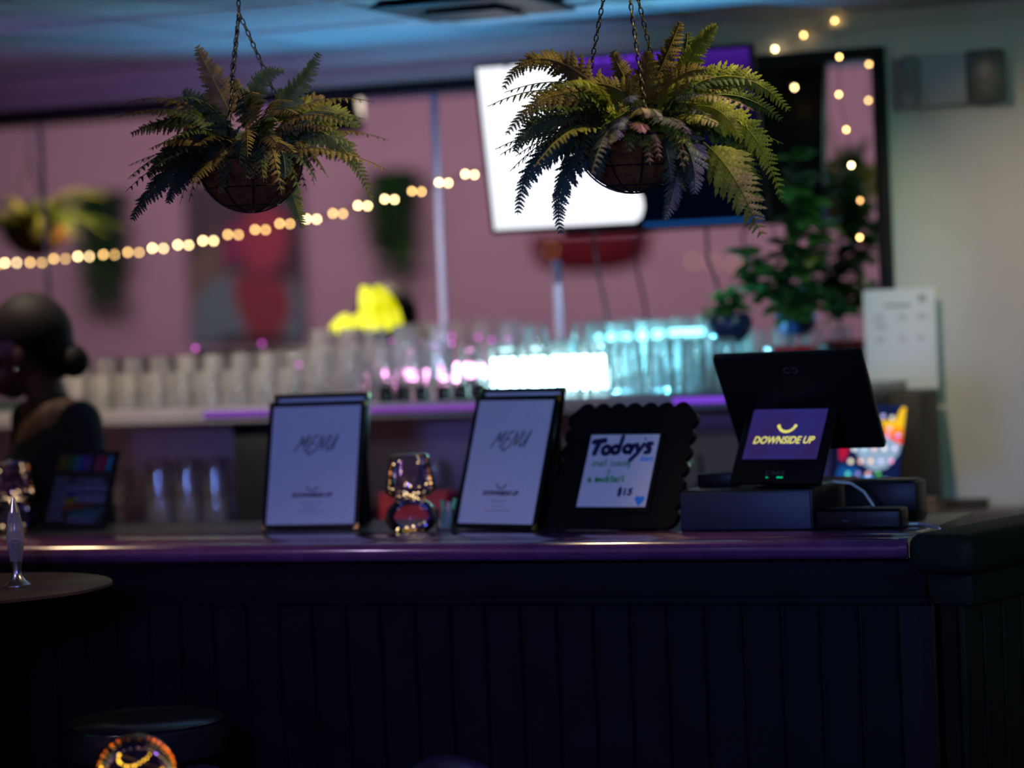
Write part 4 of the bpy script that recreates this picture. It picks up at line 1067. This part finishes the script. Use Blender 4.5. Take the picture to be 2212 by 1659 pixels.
def pot(parent, r, h, mat, rimmat=None):
    MB().lathe([(.0005, 0), (r*.72, 0), (r*.74, .004), (r*.98, h*.86), (r*.98, h)], 26, cap1=False).lathe([(r*.90, h*.9), (r*.9, h), (r*.98, h)], 26, cap0=False, cap1=False).build('pot', mat, parent)
    MB().lathe([(r*1.04, h*.86), (r*1.06, h*.88), (r*1.06, h), (r*.92, h+.001), (r*.9, h*.9)], 26, cap0=False, cap1=False).build('pot_rim', rimmat or mat, parent)
    MB().lathe([(.0005, h*.93), (r*.9, h*.92)], 20, cap1=False).build('soil', MT['soil'], parent)
random.seed(41)
YPL = 7.50
P = at_Y(1707, 748, YPL); ph = P.z-zs
t = thing('potted_plant', 'tall leafy potted plant with round dark leaves at the mirror corner', 'plant', Vector((P.x, YPL, zs)))
pot(t, .068, ph, MT['darkpot'], MT['redpot'])
def W_(x, y, dy=0): return at_Y(x, y, YPL+dy)-Vector((P.x, YPL, zs))
stems = [[(1707, 745), (1700, 690), (1698, 640), (1700, 560), (1702, 480), (1706, 400), (1712, 340)],
         [(1700, 690), (1680, 640), (1650, 590), (1618, 552)], [(1698, 640), (1730, 590), (1765, 540), (1778, 480)], [(1700, 560), (1670, 500), (1664, 440), (1662, 390)],
         [(1699, 600), (1740, 560), (1748, 500), (1742, 440)], [(1700, 680), (1735, 650), (1770, 630)], [(1700, 620), (1655, 620), (1630, 640)], [(1700, 520), (1728, 450), (1735, 400)]]
sm = MB(); tips = []
for i, s in enumerate(stems):
    off = random.uniform(-.05, .06) if i else 0
    pts = [W_(x, y, off*k/len(s)) for k, (x, y) in enumerate(s)]
    sm.tube(pts, [(.0055 if i == 0 else .003)*(1-.7*k/len(s)) for k in range(len(s))], 6)
    for k in range(1, len(pts)):
        nl = 11
        if i == 0 and k < 2: continue
        for _ in range(nl):
            b = pts[k-1].lerp(pts[k], random.random()); a = random.uniform(0, 2*PI)
            d = Vector((math.cos(a), math.sin(a)*.8, random.uniform(-.5, .7)))
            addleaf(t, b+d*.008, d, random.choice(LM+[LM[0], LY] if random.random() < .5 else LM), random.uniform(.95, 1.4), random.uniform(-.5, .5))
sm.build('stem', MT['bark'], t)
for x, y, d in ((1618, 552, (-1, -.2, .35)), (1618, 552, (-.5, -.2, -.8)), (1712, 340, (.7, -.3, .5)), (1712, 345, (-.9, -.2, .2)), (1662, 392, (-.2, -.4, -.1)), (1720, 330, (.9, .2, .1))):
    addleaf(t, W_(x, y), d, LM[1], 1.0, random.uniform(-.3, .3))
light('plant_fill', 'SPOT', (-1.3, 6.6, 2.38), P+Vector((0, 0, .25)), (.55, 1, .6), 17, .0, None, 50, .8)  # greenish spot added to brighten the plant
# round navy pot
YB2 = 7.44
P = at_Y(1578, 738, YB2)
t = thing('potted_plant', 'small bushy plant in a round navy pot above the cyan glasses', 'plant', P)
MB().lathe([(.0005, 0), (.03, 0), (.05, .012), (.062, .035), (.064, .055), (.056, .075), (.050, .08), (.046, .078), (.05, .06)], 28, cap0=False, cap1=False).build('pot', MT['bluepot'], t)
MB().lathe([(.0005, .068), (.05, .066)], 20, cap1=False).build('soil', MT['soil'], t)
sm = MB()
for k in range(44):
    a = random.uniform(0, 2*PI); el = random.uniform(.1, 1.3); d = Vector((math.cos(a)*math.cos(el), math.sin(a)*math.cos(el), math.sin(el)))
    b = Vector((0, 0, .07))+d*random.uniform(.02, .06); sm.tube([Vector((0, 0, .066)), b], .0014, 4)
    d2 = (d+Vector((0, 0, random.uniform(-.9, .1)))).normalized(); addleaf(t, b, d2, LM[0], random.uniform(.6, .95), random.uniform(-.6, .6))
addleaf(t, Vector((-.045, -.03, .075)), (-.8, -.2, -.55), LM[0], .9)
sm.build('stem', MT['bark'], t)
r_ = thing('acrylic_riser', 'clear acrylic stand holding the round navy pot', 'riser', Vector((P.x, P.y, zs)))
MB().lathe([(.0005, 0), (.045, 0), (.045, .004), (.034, .006), (.032, P.z-zs-.006), (.05, P.z-zs-.003), (.05, P.z-zs-.0006), (.0005, P.z-zs-.0006)], 24, cap0=False, cap1=False).build('stand_body', MT['acrylic'], r_)

# ------------------------------------------------------------------ right wall: notice and emergency light
c = at_Y(1957, 731, YW)
t = thing('wall_notice', 'white paper notice with faint grey print hanging on the cream wall', 'notice', Vector((c.x, YW-.062, c.z)))
W, H = .208, .285
MB().box((-W/2, -.0015, -H/2), (W/2, 0, H/2)).build('paper_sheet', MT['paper'], t, False)
MB().box((-W/2+.02, .0, -H/2+.02), (W/2-.02, .0125, H/2-.02), .002).box((W/2-.10, .0125, -H/2+.05), (W/2-.05, .061, H/2-.05), .002).build('clip_board', MT['paper'], t, False)
g_ = MB(); random.seed(8)
MB().disc((W*.32, H*.40), .013, .013, -.0019, 16).build('printed_seal', pm('faint_grey_print', (.42, .42, .42), .8), t, False)
def bar_(x, z, w_, h_): g_.box((x-w_/2, -.0021, z-h_/2), (x+w_/2, -.0017, z+h_/2))
bar_(-W*.02, H*.335, .075, .010)
for x, z, w_ in ((-W*.28, H*.22, .03), (W*.03, H*.22, .03), (W*.32, H*.22, .036), (-W*.26, H*.13, .034), (-W*.28, H*.0, .024), (W*.03, H*.0, .024), (W*.28, H*.01, .022)):
    for k in range(3): bar_(x+random.uniform(-.003, .003), z+.006*(k-1), w_*random.uniform(.6, 1), .0028)
g_.build('grey_print', pm('faint_grey_print', (.42, .42, .42), .8), t, False)
fr = MB()
for x0_, x1_, z0_, z1_ in ((-W/2+.012, W/2-.012, -H/2+.024, -H/2+.0255), (W/2-.013, W/2-.0117, -H/2+.024, H/2-.02), (-W/2+.0117, -W/2+.013, -H/2+.024, H/2-.02)):
    fr.box((x0_, -.002, z0_), (x1_, -.0016, z1_))
fr.build('printed_border', pm('faint_grey_print', (.55, .55, .55), .8), t, False)
a, b = at_Y(1962, 175, YW), at_Y(2177, 165, YW)
cx_ = (a.x+b.x)/2; cz_ = at_Y(2068, 172, YW).z; hw = (b.x-a.x)/2; hh = .072
t = thing('emergency_light', 'boxy emergency light fitting with two grey lamp ends high on the cream wall', 'emergency light', Vector((cx_, YW, cz_)))
MB().box((-hw, -.055, -hh), (hw, -.001, hh), .008, seg=3).build('housing', MT['bodywhite'], t)
MB().box((-hw+.048, -.063, -hh+.012), (hw*.28, -.054, hh-.012), .004).build('cover_plate', pm('fixture_panel', (.36, .37, .36), .5, var=.03), t)
for x0_, x1_, m_, nm in ((-hw-.001, -hw+.042, 'fixgrey', .0), (hw*.30, hw+.001, 'fixdark', 1)):
    h_ = MB().box((x0_, -.078, -hh-.002), (x1_, -.02, hh+.002), .007, seg=3).build('lamp_head', MT[m_], t)
    mx = (x0_+x1_)/2
    MB().lathe([(.0005, 0), (.014, .001), (.018, .004), (.019, .008)], 20, Matrix.Translation((mx, -.084, .0)) @ Matrix.Rotation(R(-90), 4, 'X'), cap0=False).build('lens', MT['acrylic'], h_)
MB().sphere((-hw+.018, -.079, -hh*.72), .003, 8, 6).build('indicator_lamp', em('blue_indicator', (.2, .3, .6), .3), t)
# small dark tray on the return of the bar
P = at_Y(2085, 1112, 7.69)
t = thing('dark_tray', 'shallow dark tray at the right end of the back counter against the wall', 'tray', Vector((P.x, 7.68, BC+.0005)))
t.scale = (.6, .9, 1)
MB().box((-.10, -.06, 0), (.10, .06, .006), .002).build('tray_bottom', MT['wood'], t)
for lo, hi in (((-.10, -.06, .006), (.10, -.054, .022)), ((-.10, .054, .006), (.10, .06, .022)), ((-.10, -.054, .006), (-.094, .054, .022)), ((.094, -.054, .006), (.10, .054, .022))):
    MB().box(lo, hi, .0015).build('tray_side', MT['wood'], t)

# ------------------------------------------------------------------ customer side: tables, lava lamp, stool, chairs
TZ = 1.05
ct = at_Z(-70, 1269, TZ)
tip = at_Z(232, 1261, TZ); TR_ = (tip-ct).length*.985
t = thing('high_table', 'round dark high table at the left edge carrying a lava lamp', 'table', Vector((ct.x, ct.y, 0)))
MB().lathe([(.0005, TZ-.012), (TR_-.008, TZ-.012), (TR_, TZ-.009), (TR_, TZ-.003), (TR_-.004, TZ), (.0005, TZ)], 64, cap0=False, cap1=False).build('table_top', MT['table'], t)
MB().lathe([(.032, .03), (.032, TZ-.03), (.09, TZ-.012)], 20).build('pedestal', MT['black'], t)
MB().lathe([(.0005, 0), (.17, 0), (.17, .012), (.05, .03), (.032, .04)], 32, cap0=False).build('foot', MT['black'], t)
P = at_Z(38, 1266, TZ+.0008)
D_ = (P-CAMP).dot(fwd); s_ = px_m(D_)
t = thing('lava_lamp', 'slim silver lava lamp with clear glass standing on the high table', 'lamp', P)
st_ = pm('satin_silver', (.55, .52, .60), .28, 1, var=.05)
MB().lathe([(.0005, 0), (29*s_, 0), (29*s_, 3*s_), (20*s_, 11*s_), (11*s_, 22*s_), (9*s_, 34*s_), (11*s_, 46*s_), (13*s_, 54*s_), (.0005, 54*s_)], 32, cap0=False, cap1=False).build('metal_base', st_, t)
MB().lathe([(13*s_, 54*s_), (17*s_, 80*s_), (19*s_, 104*s_), (18.5*s_, 116*s_), (16*s_, 140*s_), (12*s_, 162*s_)], 32, cap0=False, cap1=False).build('glass_bottle', glassy('lava_glass', (.85, .85, .90), .40, (.6, .58, .68), 1.6, .08), t)
MB().lathe([(10*s_, 55*s_), (11*s_, 80*s_), (11*s_, 100*s_), (.0005, 101*s_)], 24, cap1=False).build('dark_fluid', pm('dark_violet_fluid', (.03, .025, .06), .3), t)
MB().lathe([(12.5*s_, 160*s_), (9*s_, 172*s_), (5*s_, 186*s_), (3*s_, 192*s_), (.0005, 193*s_)], 28, cap1=False).build('metal_cap', st_, t)
# bar stool
SZ = .74
c = at_Z(317, 1552, SZ); r_ = (at_Z(488, 1546, SZ)-c).length
t = thing('bar_stool', 'round black vinyl bar stool pulled up to the board-fronted bar', 'stool', Vector((c.x, c.y, 0)))
MB().lathe([(.0005, SZ-.085), (r_*.9, SZ-.085), (r_*.985, SZ-.075), (r_, SZ-.05), (r_*.995, SZ-.018), (r_*.97, SZ-.010)], 48, cap0=False, cap1=False).build('seat_side', MT['vinyl'], t)
MB().lathe([(r_*.97, SZ-.012), (r_*.985, SZ-.004), (r_*.93, SZ+.003), (r_*.6, SZ+.007), (.0005, SZ+.008)], 48, cap0=False, cap1=False).build('seat_cushion', MT['vinyl'], t)
MB().lathe([(.030, .03), (.030, SZ-.085)], 20).build('column', MT['steel'], t)
MB().lathe([(.0005, 0), (.15, 0), (.15, .008), (.06, .025), (.03, .03)], 32, cap0=False).build('foot_disc', MT['steel'], t)
MB().tube([(.15*math.cos(2*PI*k/24), .15*math.sin(2*PI*k/24), .28) for k in range(25)], .011, 8, False).tube([(-.15, 0, .28), (.15, 0, .28)], .008, 8).build('foot_ring', MT['steel'], t)
# low table with glass globe lamp
gc = at_D(294, 1681, 5.0); gr = 96*px_m(5.0)
LT = gc.z-gr-.035
t = thing('side_table', 'low round dark table below the glass globe lamp', 'table', Vector((gc.x, gc.y, 0)))
MB().lathe([(.0005, LT-.022), (.17, LT-.022), (.178, LT-.011), (.17, LT), (.0005, LT)], 48, cap0=False, cap1=False).build('table_top', MT['table'], t)
MB().lathe([(.03, .02), (.03, LT-.022)], 20).build('pedestal', MT['black'], t)
MB().lathe([(.0005, 0), (.15, 0), (.15, .01), (.03, .025)], 32, cap0=False).build('foot', MT['black'], t)
t = thing('globe_lamp', 'round glass globe lamp with golden fairy lights inside, low in front of the stool', 'lamp', Vector((gc.x, gc.y, LT+.0008)))
zc = gc.z-LT
MB().lathe([(gr*.32, zc-gr*.95)]+[(gr*math.sin(R(a)), zc-gr*math.cos(R(a))) for a in range(24, 180, 8)]+[(.0005, zc+gr)], 48, cap0=False, cap1=False).build('glass_globe', MT['lampglass'], t)
MB().lathe([(.0005, 0), (.055, 0), (.055, .01), (.04, .022), (gr*.36, zc-gr*.93), (.0005, zc-gr*.93)], 28, cap0=False, cap1=False).build('lamp_base', MT['black'], t)
gf = em('golden_fairy_light', (1, .52, .04), 4.5, False)
mb = MB(); fb = []
for rr_, z, a0, a1, n_ in ((.062, .020, 200, 350, 24), (.030, .042, 190, 360, 12), (.034, .008, 200, 340, 10), (.070, -.012, 200, 345, 22)):
    for k in range(n_):
        a = R(a0+(a1-a0)*k/(n_-1)); fb.append((rr_*math.cos(a), rr_*math.sin(a), zc+z-.016*math.sin(R(180*k/(n_-1)))+random.uniform(-.001, .001)))
for p in fb: MB().sphere(p, random.choice((.0014, .0018, .0024)), 6, 4).build('glow_bead', gf, t)
MB().tube(fb, .0004, 3).build('copper_wire', MT['gold'], t)
# two dark tub chairs
def tub(label, x, y, D, half, turn):
    c = at_D(x, y, D); R_ = half*px_m(D)*1.25
    zt_ = c.z
    t = thing('tub_chair', label, 'chair', Matrix.Translation((c.x, c.y, 0)) @ Matrix.Rotation(turn, 4, 'Z'), 'dark chairs at the front')
    mb = MB(); n_ = 24; prof = []
    vs = []; fs = []; th_ = .022
    rows_ = []
    for i in range(n_+1):
        u = i/n_; a = R(180+180*u); top = zt_-min(.34, .62*abs(2*u-1)**2)
        xo, yo = math.cos(a)*R_*1.0, math.sin(a)*R_*.55+R_*.5
        xi, yi = math.cos(a)*(R_-th_), math.sin(a)*(R_*.55-th_)+R_*.5
        rows_.append([(xo, yo, .42), (xo*1.03, yo*1.02, top-.012), ((xo*1.02+xi)/2, (yo+yi)/2, top), (xi*1.03, yi, top-.012), (xi, yi, .42)])
    for r in rows_: vs += r
    for i in range(n_):
        for j in range(4): fs.append((i*5+j, i*5+j+1, (i+1)*5+j+1, (i+1)*5+j))
    fs += [(0, 1, 2, 3, 4), tuple(n_*5+j for j in (4, 3, 2, 1, 0))]
    mb.add(vs, fs).build('curved_back', MT['teal'], t, True, 60)
    MB().lathe([(.0005, .40), (R_*.86, .40), (R_*.9, .43), (R_*.86, .46), (.0005, .465)], 32, Matrix.Translation((0, R_*.5, 0)), cap0=False, cap1=False, sy=.95).build('seat', MT['vinyl'], t)
    for sx_ in (-1, 1):
        for sy_ in (.15, .95):
            MB().tube([(sx_*R_*.6, R_*sy_, .41), (sx_*R_*.75, R_*(sy_+(sy_-.5)*.25), 0)], [.016, .010], 10).build('leg', MT['black'], t)
    return t
tub('dark glossy tub chair whose rounded back shows at the bottom centre', 967, 1630, 5.0, 240, 0.0)
tub('dark tub chair beside the glass globe lamp, only its rim showing', 436, 1650, 5.5, 200, 0.1)

# ------------------------------------------------------------------ far side of the room, seen in the mirror
def mirrored(x, y, Yv): p = at_Y(x, y, Yv); return Vector((p.x, 2*YM-p.y, p.z))
YV = 2*YM+1.2
a, b = mirrored(418, 392, YV-.04), mirrored(664, 742, YV-.04)
x0_, x1_ = mirrored(405, 560, YV-.04).x, mirrored(655, 560, YV-.04).x
z1_, z0_ = mirrored(530, 385, YV-.04).z, mirrored(530, 742, YV-.04).z
t = thing('wall_poster', 'blurred poster of a red-haired figure with a raised arm seen in the mirror', 'poster', Vector(((x0_+x1_)/2, -1.2+.04, (z0_+z1_)/2)))
hw, hh = (x1_-x0_)/2, (z1_-z0_)/2
MB().box((-hw, -.035, -hh), (hw, 0, hh), .004).build('canvas', pm('poster_background', (.10, .055, .085), .8), t)
def Q(x, y): p = mirrored(x, y, YV-.05); return (p.x-t.location.x, p.z-t.location.z)
def art(name, pts, col, k):
    MB().prism([Q(*p) for p in pts], .0005*k, .0005*k+.0012).build(name, pm('poster_colour', col, .8), t, False)
art('printed_shape', [(412, 560), (470, 500), (540, 452), (560, 470), (520, 540), (470, 600), (430, 690), (410, 690)], (.22, .12, .11), 1)
art('printed_shape', [(415, 745), (418, 660), (450, 610), (500, 590), (640, 600), (655, 650), (655, 745)], (.17, .20, .26), 2)
art('printed_shape', [(500, 605), (525, 590), (590, 590), (625, 620), (628, 680), (600, 735), (540, 735), (512, 660)], (.32, .035, .06), 3)
art('printed_shape', [(478, 570), (480, 500), (500, 470), (560, 446), (610, 446), (636, 480), (636, 610), (600, 600), (540, 590)], (.10, .03, .06), 4)
art('printed_shape', [(520, 500), (545, 450), (590, 445), (615, 470), (622, 520), (605, 570), (572, 590), (540, 580), (524, 550)], (.46, .05, .10), 5)
art('printed_shape', [(485, 560), (490, 500), (520, 470), (525, 510), (515, 560), (492, 575)], (.34, .03, .14), 6)
art('printed_shape', [(470, 745), (480, 725), (620, 725), (640, 745)], (.05, .02, .03), 6)
def trailing(label, x, y0, y1, wpx, Yv, seed):
    random.seed(seed)
    A, B = mirrored(x, y0, Yv), mirrored(x, y1, Yv); wd = wpx*px_m(Yv/math.cos(YAW))
    t = thing('trailing_plant', label, 'plant', A)
    MB().box((-wd*.34, -.06, -.16), (wd*.34, .06, -.06), .02).build('planter', MT['darkpot'], t)
    MB().box((-.02, -.10 if Yv < 16 else -.05, -.10), (.02, -.05, -.06)).build('wall_hook', MT['black'], t)
    h = A.z-B.z; mb = MB()
    for k in range(44):
        xx = random.uniform(-.46, .46)*wd; yy = random.uniform(-.05, .10); ln = h*random.uniform(.45, 1.0)
        pts = [Vector((xx*.5, yy*.3, -.06)), Vector((xx*.85, yy, .02*random.random())), Vector((xx, yy+.03, -ln*.4)), Vector((xx*random.uniform(.8, 1.05), yy+.02, -ln))]
        sm2 = MB().tube(pts, .004, 4)
        for j in range(14):
            s = j/13; i_ = min(2, int(s*3)); b_ = pts[i_].lerp(pts[i_+1], s*3-i_)
            a = random.uniform(0, 2*PI); d = Vector((math.cos(a), math.sin(a), random.uniform(-.8, .2)))
            M = d.to_track_quat('Y', 'Z').to_matrix().to_4x4(); M.translation = b_
            sm2.add([(-.001, 0, 0), (-.034, .05, .004), (0, .115, -.01), (.034, .05, .004)], [(0, 1, 2, 3)], M)
        mb.v, o_ = mb.v, len(mb.v); mb.add(sm2.v, sm2.f)
        if k % 7 == 6: mb.build('trailing_stem', MT['leafd' if k < 14 else 'ficus'], t, False); mb = MB()
    if mb.v: mb.build('trailing_stem', MT['leafd'], t, False)
    return t
trailing('dark trailing plant hanging left of the poster, seen in the mirror', 220, 420, 690, 125, YV-.1, 2)
trailing('dark green trailing plant hanging right of the poster, seen in the mirror', 852, 372, 620, 105, YV-.1, 3)
a, b = mirrored(1130, 510, YV-.1), mirrored(1402, 510, YV-.1)
t = thing('red_wall_bowl', 'dark red half-round wall bowl seen in the mirror below the television', 'wall bowl', Vector(((a.x+b.x)/2, -1.2, mirrored(1265, 505, YV-.1).z)))
hw = (b.x-a.x)/2; hb = a.z-mirrored(1130, 578, YV-.1).z
pr = [(hw*.70, -hb), (hw*.80, -hb*.8), (hw*.95, -hb*.25), (hw, 0), (hw*.97, 0), (hw*.9, -hb*.25), (hw*.7, -hb*.85)]
mb = MB(); vs = []; fs = []; n_ = 20
for r, z in pr:
    for j in range(n_+1):
        a = PI*j/n_; vs.append((r*math.cos(a), r*math.sin(a)*.35+.0005, z))
for i in range(len(pr)-1):
    for j in range(n_): fs.append((i*(n_+1)+j, i*(n_+1)+j+1, (i+1)*(n_+1)+j+1, (i+1)*(n_+1)+j))
fs.append(tuple(range(n_+1)))
mb.add(vs, fs).build('bowl_wall', MT['reddark'], t)
MB().box((-hw*.9, 0, -hb*.9), (hw*.9, .012, 0), .003).build('back_plate', MT['reddark'], t)
P = mirrored(1192, 540, YV-.45)
string('four pale warm bulbs along the pink wall, seen in the mirror', [mirrored(x, y, YV-.12) for x, y in ((1192, 541), (1498, 565), (1541, 569), (1588, 571))], [2, 2, 2, 2], .005)
# ceiling loudspeaker seen under the top of the mirror
P = mirrored(736, 250, 9.0)
t = thing('loudspeaker', 'black box loudspeaker hung from the ceiling, mirrored under the top frame', 'loudspeaker', P)
MB().box((-.065, -.07, -.062), (.065, .07, .06), .006).build('cabinet', MT['blackpl'], t)
MB().box((-.058, -.074, -.055), (.058, -.07, .053), .002).build('grille', MT['black'], t)
MB().box((-.012, -.012, .06), (.012, .012, SOF-.006-P.z)).build('bracket', MT['black'], t)
# sources of the coloured glints on the glass: fairy lights and neon at the customer side, out of frame
def neon(label, pts, col, s, loc, r=.009):
    t = thing('neon_sign', label, 'neon sign', loc)
    MB().tube(pts, r, 8).build('neon_tube', em('neon_colour', col, s), t)
    return t
neon('green neon smile hanging high across the room, out of frame', [(.5*math.cos(R(a)), -.3*math.cos(R(a)), .34*math.sin(R(a))+.22) for a in range(200, 341, 10)], (.05, 1, .35), 9, Vector((-7.0, 3.6, 2.84)), .022)
t = thing('glint_tube', 'white tube added over the room to make a glint, out of frame', 'lamp', Vector((-3.45, 1.0, 2.78)))
MB().tube([(0, 0, 0), (0, 0, .30)], .03, 12).build('light_tube', em('white_tube', (1, .95, .85), 5), t)  # tube added to put a pale streak on the lamp glass
MB().tube([(0, 0, .30), (0, 0, .37)], .006, 6).build('cord', MT['black'], t)
random.seed(4)
pts = [Vector((-3.4+.28*i, 2.2+.5*math.sin(i*.6), 2.75-.12*math.sin(i*1.9)**2)) for i in range(22)]
string('warm fairy lights slung across the customer side', pts, [0, 1, 1]*7+[0], .008)
# ------------------------------------------------------------------ bartender
def limb(mb, a, b, ra, rb, n=12, k=6):
    a, b = Vector(a), Vector(b)
    pts = [a.lerp(b, i/k) for i in range(k+1)]
    mb.tube(pts, [ra+(rb-ra)*i/k for i in range(k+1)], n); mb.sphere(a, ra*.999, n, 8); mb.sphere(b, rb*.999, n, 8)
def fuse(name, mb, mat, parent, voxel, smooth_it=6, cut=None):
    me = bpy.data.meshes.new('tmp'); me.from_pydata(mb.v, [], mb.f)
    o = bpy.data.objects.new('tmp', me); C.objects.link(o)
    m = o.modifiers.new('r', 'REMESH'); m.mode = 'VOXEL'; m.voxel_size = voxel
    s = o.modifiers.new('s', 'SMOOTH'); s.factor = .5; s.iterations = smooth_it
    dg = bpy.context.evaluated_depsgraph_get(); out = bpy.data.meshes.new_from_object(o.evaluated_get(dg))
    bpy.data.objects.remove(o)
    if cut:
        b = bmesh.new(); b.from_mesh(out); bmesh.ops.delete(b, geom=[v for v in b.verts if cut(v.co)], context='VERTS'); b.to_mesh(out); b.free()
    return mobj(name, out, mat, parent, True, 180)
PY = 6.60
hc = at_Y(108, 748, PY)
base = Vector((hc.x, PY, 0))
fx = Vector((-.60, -.80, 0)).normalized(); lx_ = Vector((-fx.y, fx.x, 0))       # chest direction, her left
t = thing('person', 'bartender in a black wide-necked top with hair in a bun, looking aside behind the bar', 'person', base)
def B(r, f, z): return lx_*r+fx*f+Vector((0, 0, z))
Hz = hc.z
hf = Vector((-.97, -.24, -.06)).normalized(); hl = Vector((-hf.y, hf.x, 0)).normalized(); hu = hf.cross(hl)*1
if hu.z < 0: hu = -hu
hcen = Vector((-.072, -.01, Hz-.005))
HM = Matrix((hl, hf, hu)).transposed().to_4x4(); HM = HM @ Matrix.Scale(1.16, 4); HM.translation = hcen      # local x her left, y forward, z up
body = MB()
SHZ = Hz-.200
NB = B(0, -.005, SHZ+.055)
# torso
TM = Matrix((lx_, fx, Vector((0, 0, 1)))).transposed().to_4x4()
body.sphere((0, 0, .95), (.165, .115, .13), 20, 12, TM).sphere((0, .0, 1.10), (.135, .095, .17), 20, 12, TM).sphere((0, .0, SHZ-.10), (.165, .105, .17), 20, 12, TM).sphere((0, -.01, SHZ-.005), (.175, .075, .07), 20, 12, TM)
for s in (-1, 1): body.sphere((s*.07, .07, SHZ-.15), (.062, .06, .065), 14, 10, TM)
limb(body, NB-Vector((0, 0, .06)), hcen+HM.to_3x3() @ Vector((0, -.028, -.065)), .062, .052)
# head
body.sphere((0, -.006, .018), (.074, .094, .100), 24, 16, HM).sphere((0, .040, -.058), (.050, .052, .058), 20, 12, HM).sphere((0, .078, -.085), (.022, .022, .020), 14, 10, HM)
body.sphere((0, .098, -.012), (.013, .018, .016), 12, 8, HM).sphere((0, .090, .008), (.010, .014, .028), 12, 8, HM)
body.sphere((0, .089, -.050), (.024, .014, .008), 12, 8, HM).sphere((0, .088, -.060), (.021, .014, .008), 12, 8, HM)
for s in (-1, 1):
    body.sphere((s*.076, -.008, -.012), (.010, .018, .032), 12, 8, HM); body.sphere((s*.046, .066, -.018), (.020, .018, .018), 12, 8, HM)
arms = []
for s in (-1, 1):
    sh, el, wr = B(s*.178, -.005, SHZ-.005), B(s*.225, -.03, SHZ-.30), B(s*.215, .07, SHZ-.52)
    arms.append((s, sh, el, wr))
    limb(body, sh, el, .050, .038); limb(body, el, wr, .038, .025)
    hd = (wr-el).normalized(); pc = wr+hd*.045
    body.sphere(pc, (.024, .024, .045), 14, 10)
    for k in range(4):
        o = B(0, -.027+.018*k, 0); k1 = pc+hd*.030+o*.9; k2 = k1+hd*(.030, .036, .034, .026)[k]+B(-s*.004, .004, 0); k3 = k2+hd*.024+B(-s*.012, .003, 0)
        limb(body, k1, k2, .0088, .0082, 8, 2); limb(body, k2, k3, .0082, .0070, 8, 2)
    th0 = wr+hd*.02+B(0, .018, 0); th1 = th0+B(-s*.012, .026, -.02); limb(body, th0, th1, .012, .010, 8, 2); limb(body, th1, th1+B(-s*.008, .004, -.026), .010, .0085, 8, 2)
    limb(body, B(s*.085, 0, .90), B(s*.095, .015, .49), .082, .056); limb(body, B(s*.095, .015, .49), B(s*.10, -.01, .085), .054, .036)
    body.sphere((s*.10, .05, .035), (.040, .115, .036), 14, 10, TM)
fuse('body', body, MT['skin'], t, .0075, 4)
# face details
for s in (-1, 1):
    MB().sphere((s*.032, .079, .010), .0105, 14, 10, HM).build('eye', pm('eye_white', (.5, .48, .45), .3), t)
    MB().sphere((s*.032, .0865, .010), (.005, .0038, .005), 10, 8, HM).build('iris', pm('dark_iris', (.02, .012, .008), .2), t)
    MB().tube([(s*.016, .094, .028), (s*.034, .090, .034), (s*.050, .078, .028)], [.0028, .0032, .0015], 6, True, HM).build('eyebrow', MT['hair'], t)
MB().sphere((0, .1015, -.050), (.020, .0035, .0055), 12, 8, HM).sphere((0, .1005, -.060), (.018, .0035, .006), 12, 8, HM).build('lips', pm('lip_colour', (.14, .04, .04), .4), t)
# hair: cap swept back into a low bun
hair = MB()
hair.sphere((0, -.016, .030), (.086, .103, .104), 24, 16, HM).sphere((0, -.062, -.010), (.066, .060, .074), 20, 12, HM)
hair.sphere((.012, -.118, -.040), (.036, .038, .040), 18, 12, HM).sphere((.004, -.095, -.030), (.032, .034, .032), 14, 10, HM)
Hi = HM.inverted()
def hcut(co):
    q = Hi @ co
    return q.y > .052+max(0, q.z-.03)*.62 or (q.z < -.022 and q.y > -.028) or (q.z < .02 and q.y > .01-(.02-q.z)*.9)
fuse('hair', hair, MT['hair'], t, .006, 4, hcut)
MB().sphere((.083, .002, -.046), .0048, 10, 8, HM).build('earring', pm('pearl_silver', (.6, .62, .7), .15, .9), t)
# top and trousers
top = MB()
for c_, r_ in (((0, 0, .95), (.176, .126, .14)), ((0, 0, 1.10), (.147, .106, .18)), ((0, 0, SHZ-.10), (.176, .116, .178)), ((0, -.01, SHZ-.003), (.185, .085, .078))): top.sphere(c_, r_, 20, 12, TM)
for s in (-1, 1): top.sphere((s*.07, .07, SHZ-.15), (.072, .070, .075), 14, 10, TM)
for s, sh, el, wr in arms: limb(top, sh, el, .060, .047); limb(top, el, wr.lerp(el, .15), .047, .034)
def tcut(co):
    r = co.dot(lx_); f = co.dot(fx)
    if abs(r) < .20 and co.z > SHZ-.035+(.085 if f < 0 else .03)*0+max(0, abs(r)/.165)**2*.085-(.02 if f > 0 else -.02): return True
    return co.z < .84 and abs(r) < .19
fuse('black_top', top, MT['cloth'], t, .0085, 4, tcut)
tr_ = MB()
tr_.sphere((0, 0, .93), (.172, .122, .12), 20, 12, TM)
for s in (-1, 1): limb(tr_, B(s*.085, 0, .90), B(s*.095, .015, .49), .092, .066); limb(tr_, B(s*.095, .015, .49), B(s*.10, -.01, .10), .064, .048)
fuse('trousers', tr_, MT['denim'], t, .012, 3)
light('hair_rim_fill', 'SPOT', (-2.9, 7.05, 1.9), hc+Vector((.05, 0, 0)), (.15, .5, 1), .8, .0, None, 30, .7)  # unseen spot added for a cool rim on the hair
light('crown_fill', 'SPOT', (-5.0, 6.3, 2.38), hc+Vector((-.06, 0, .1)), (1, .65, .35), 1.0, .0, None, 30, .7)  # weak warm spot added over the crown of the head
bpy.context.view_layer.update()
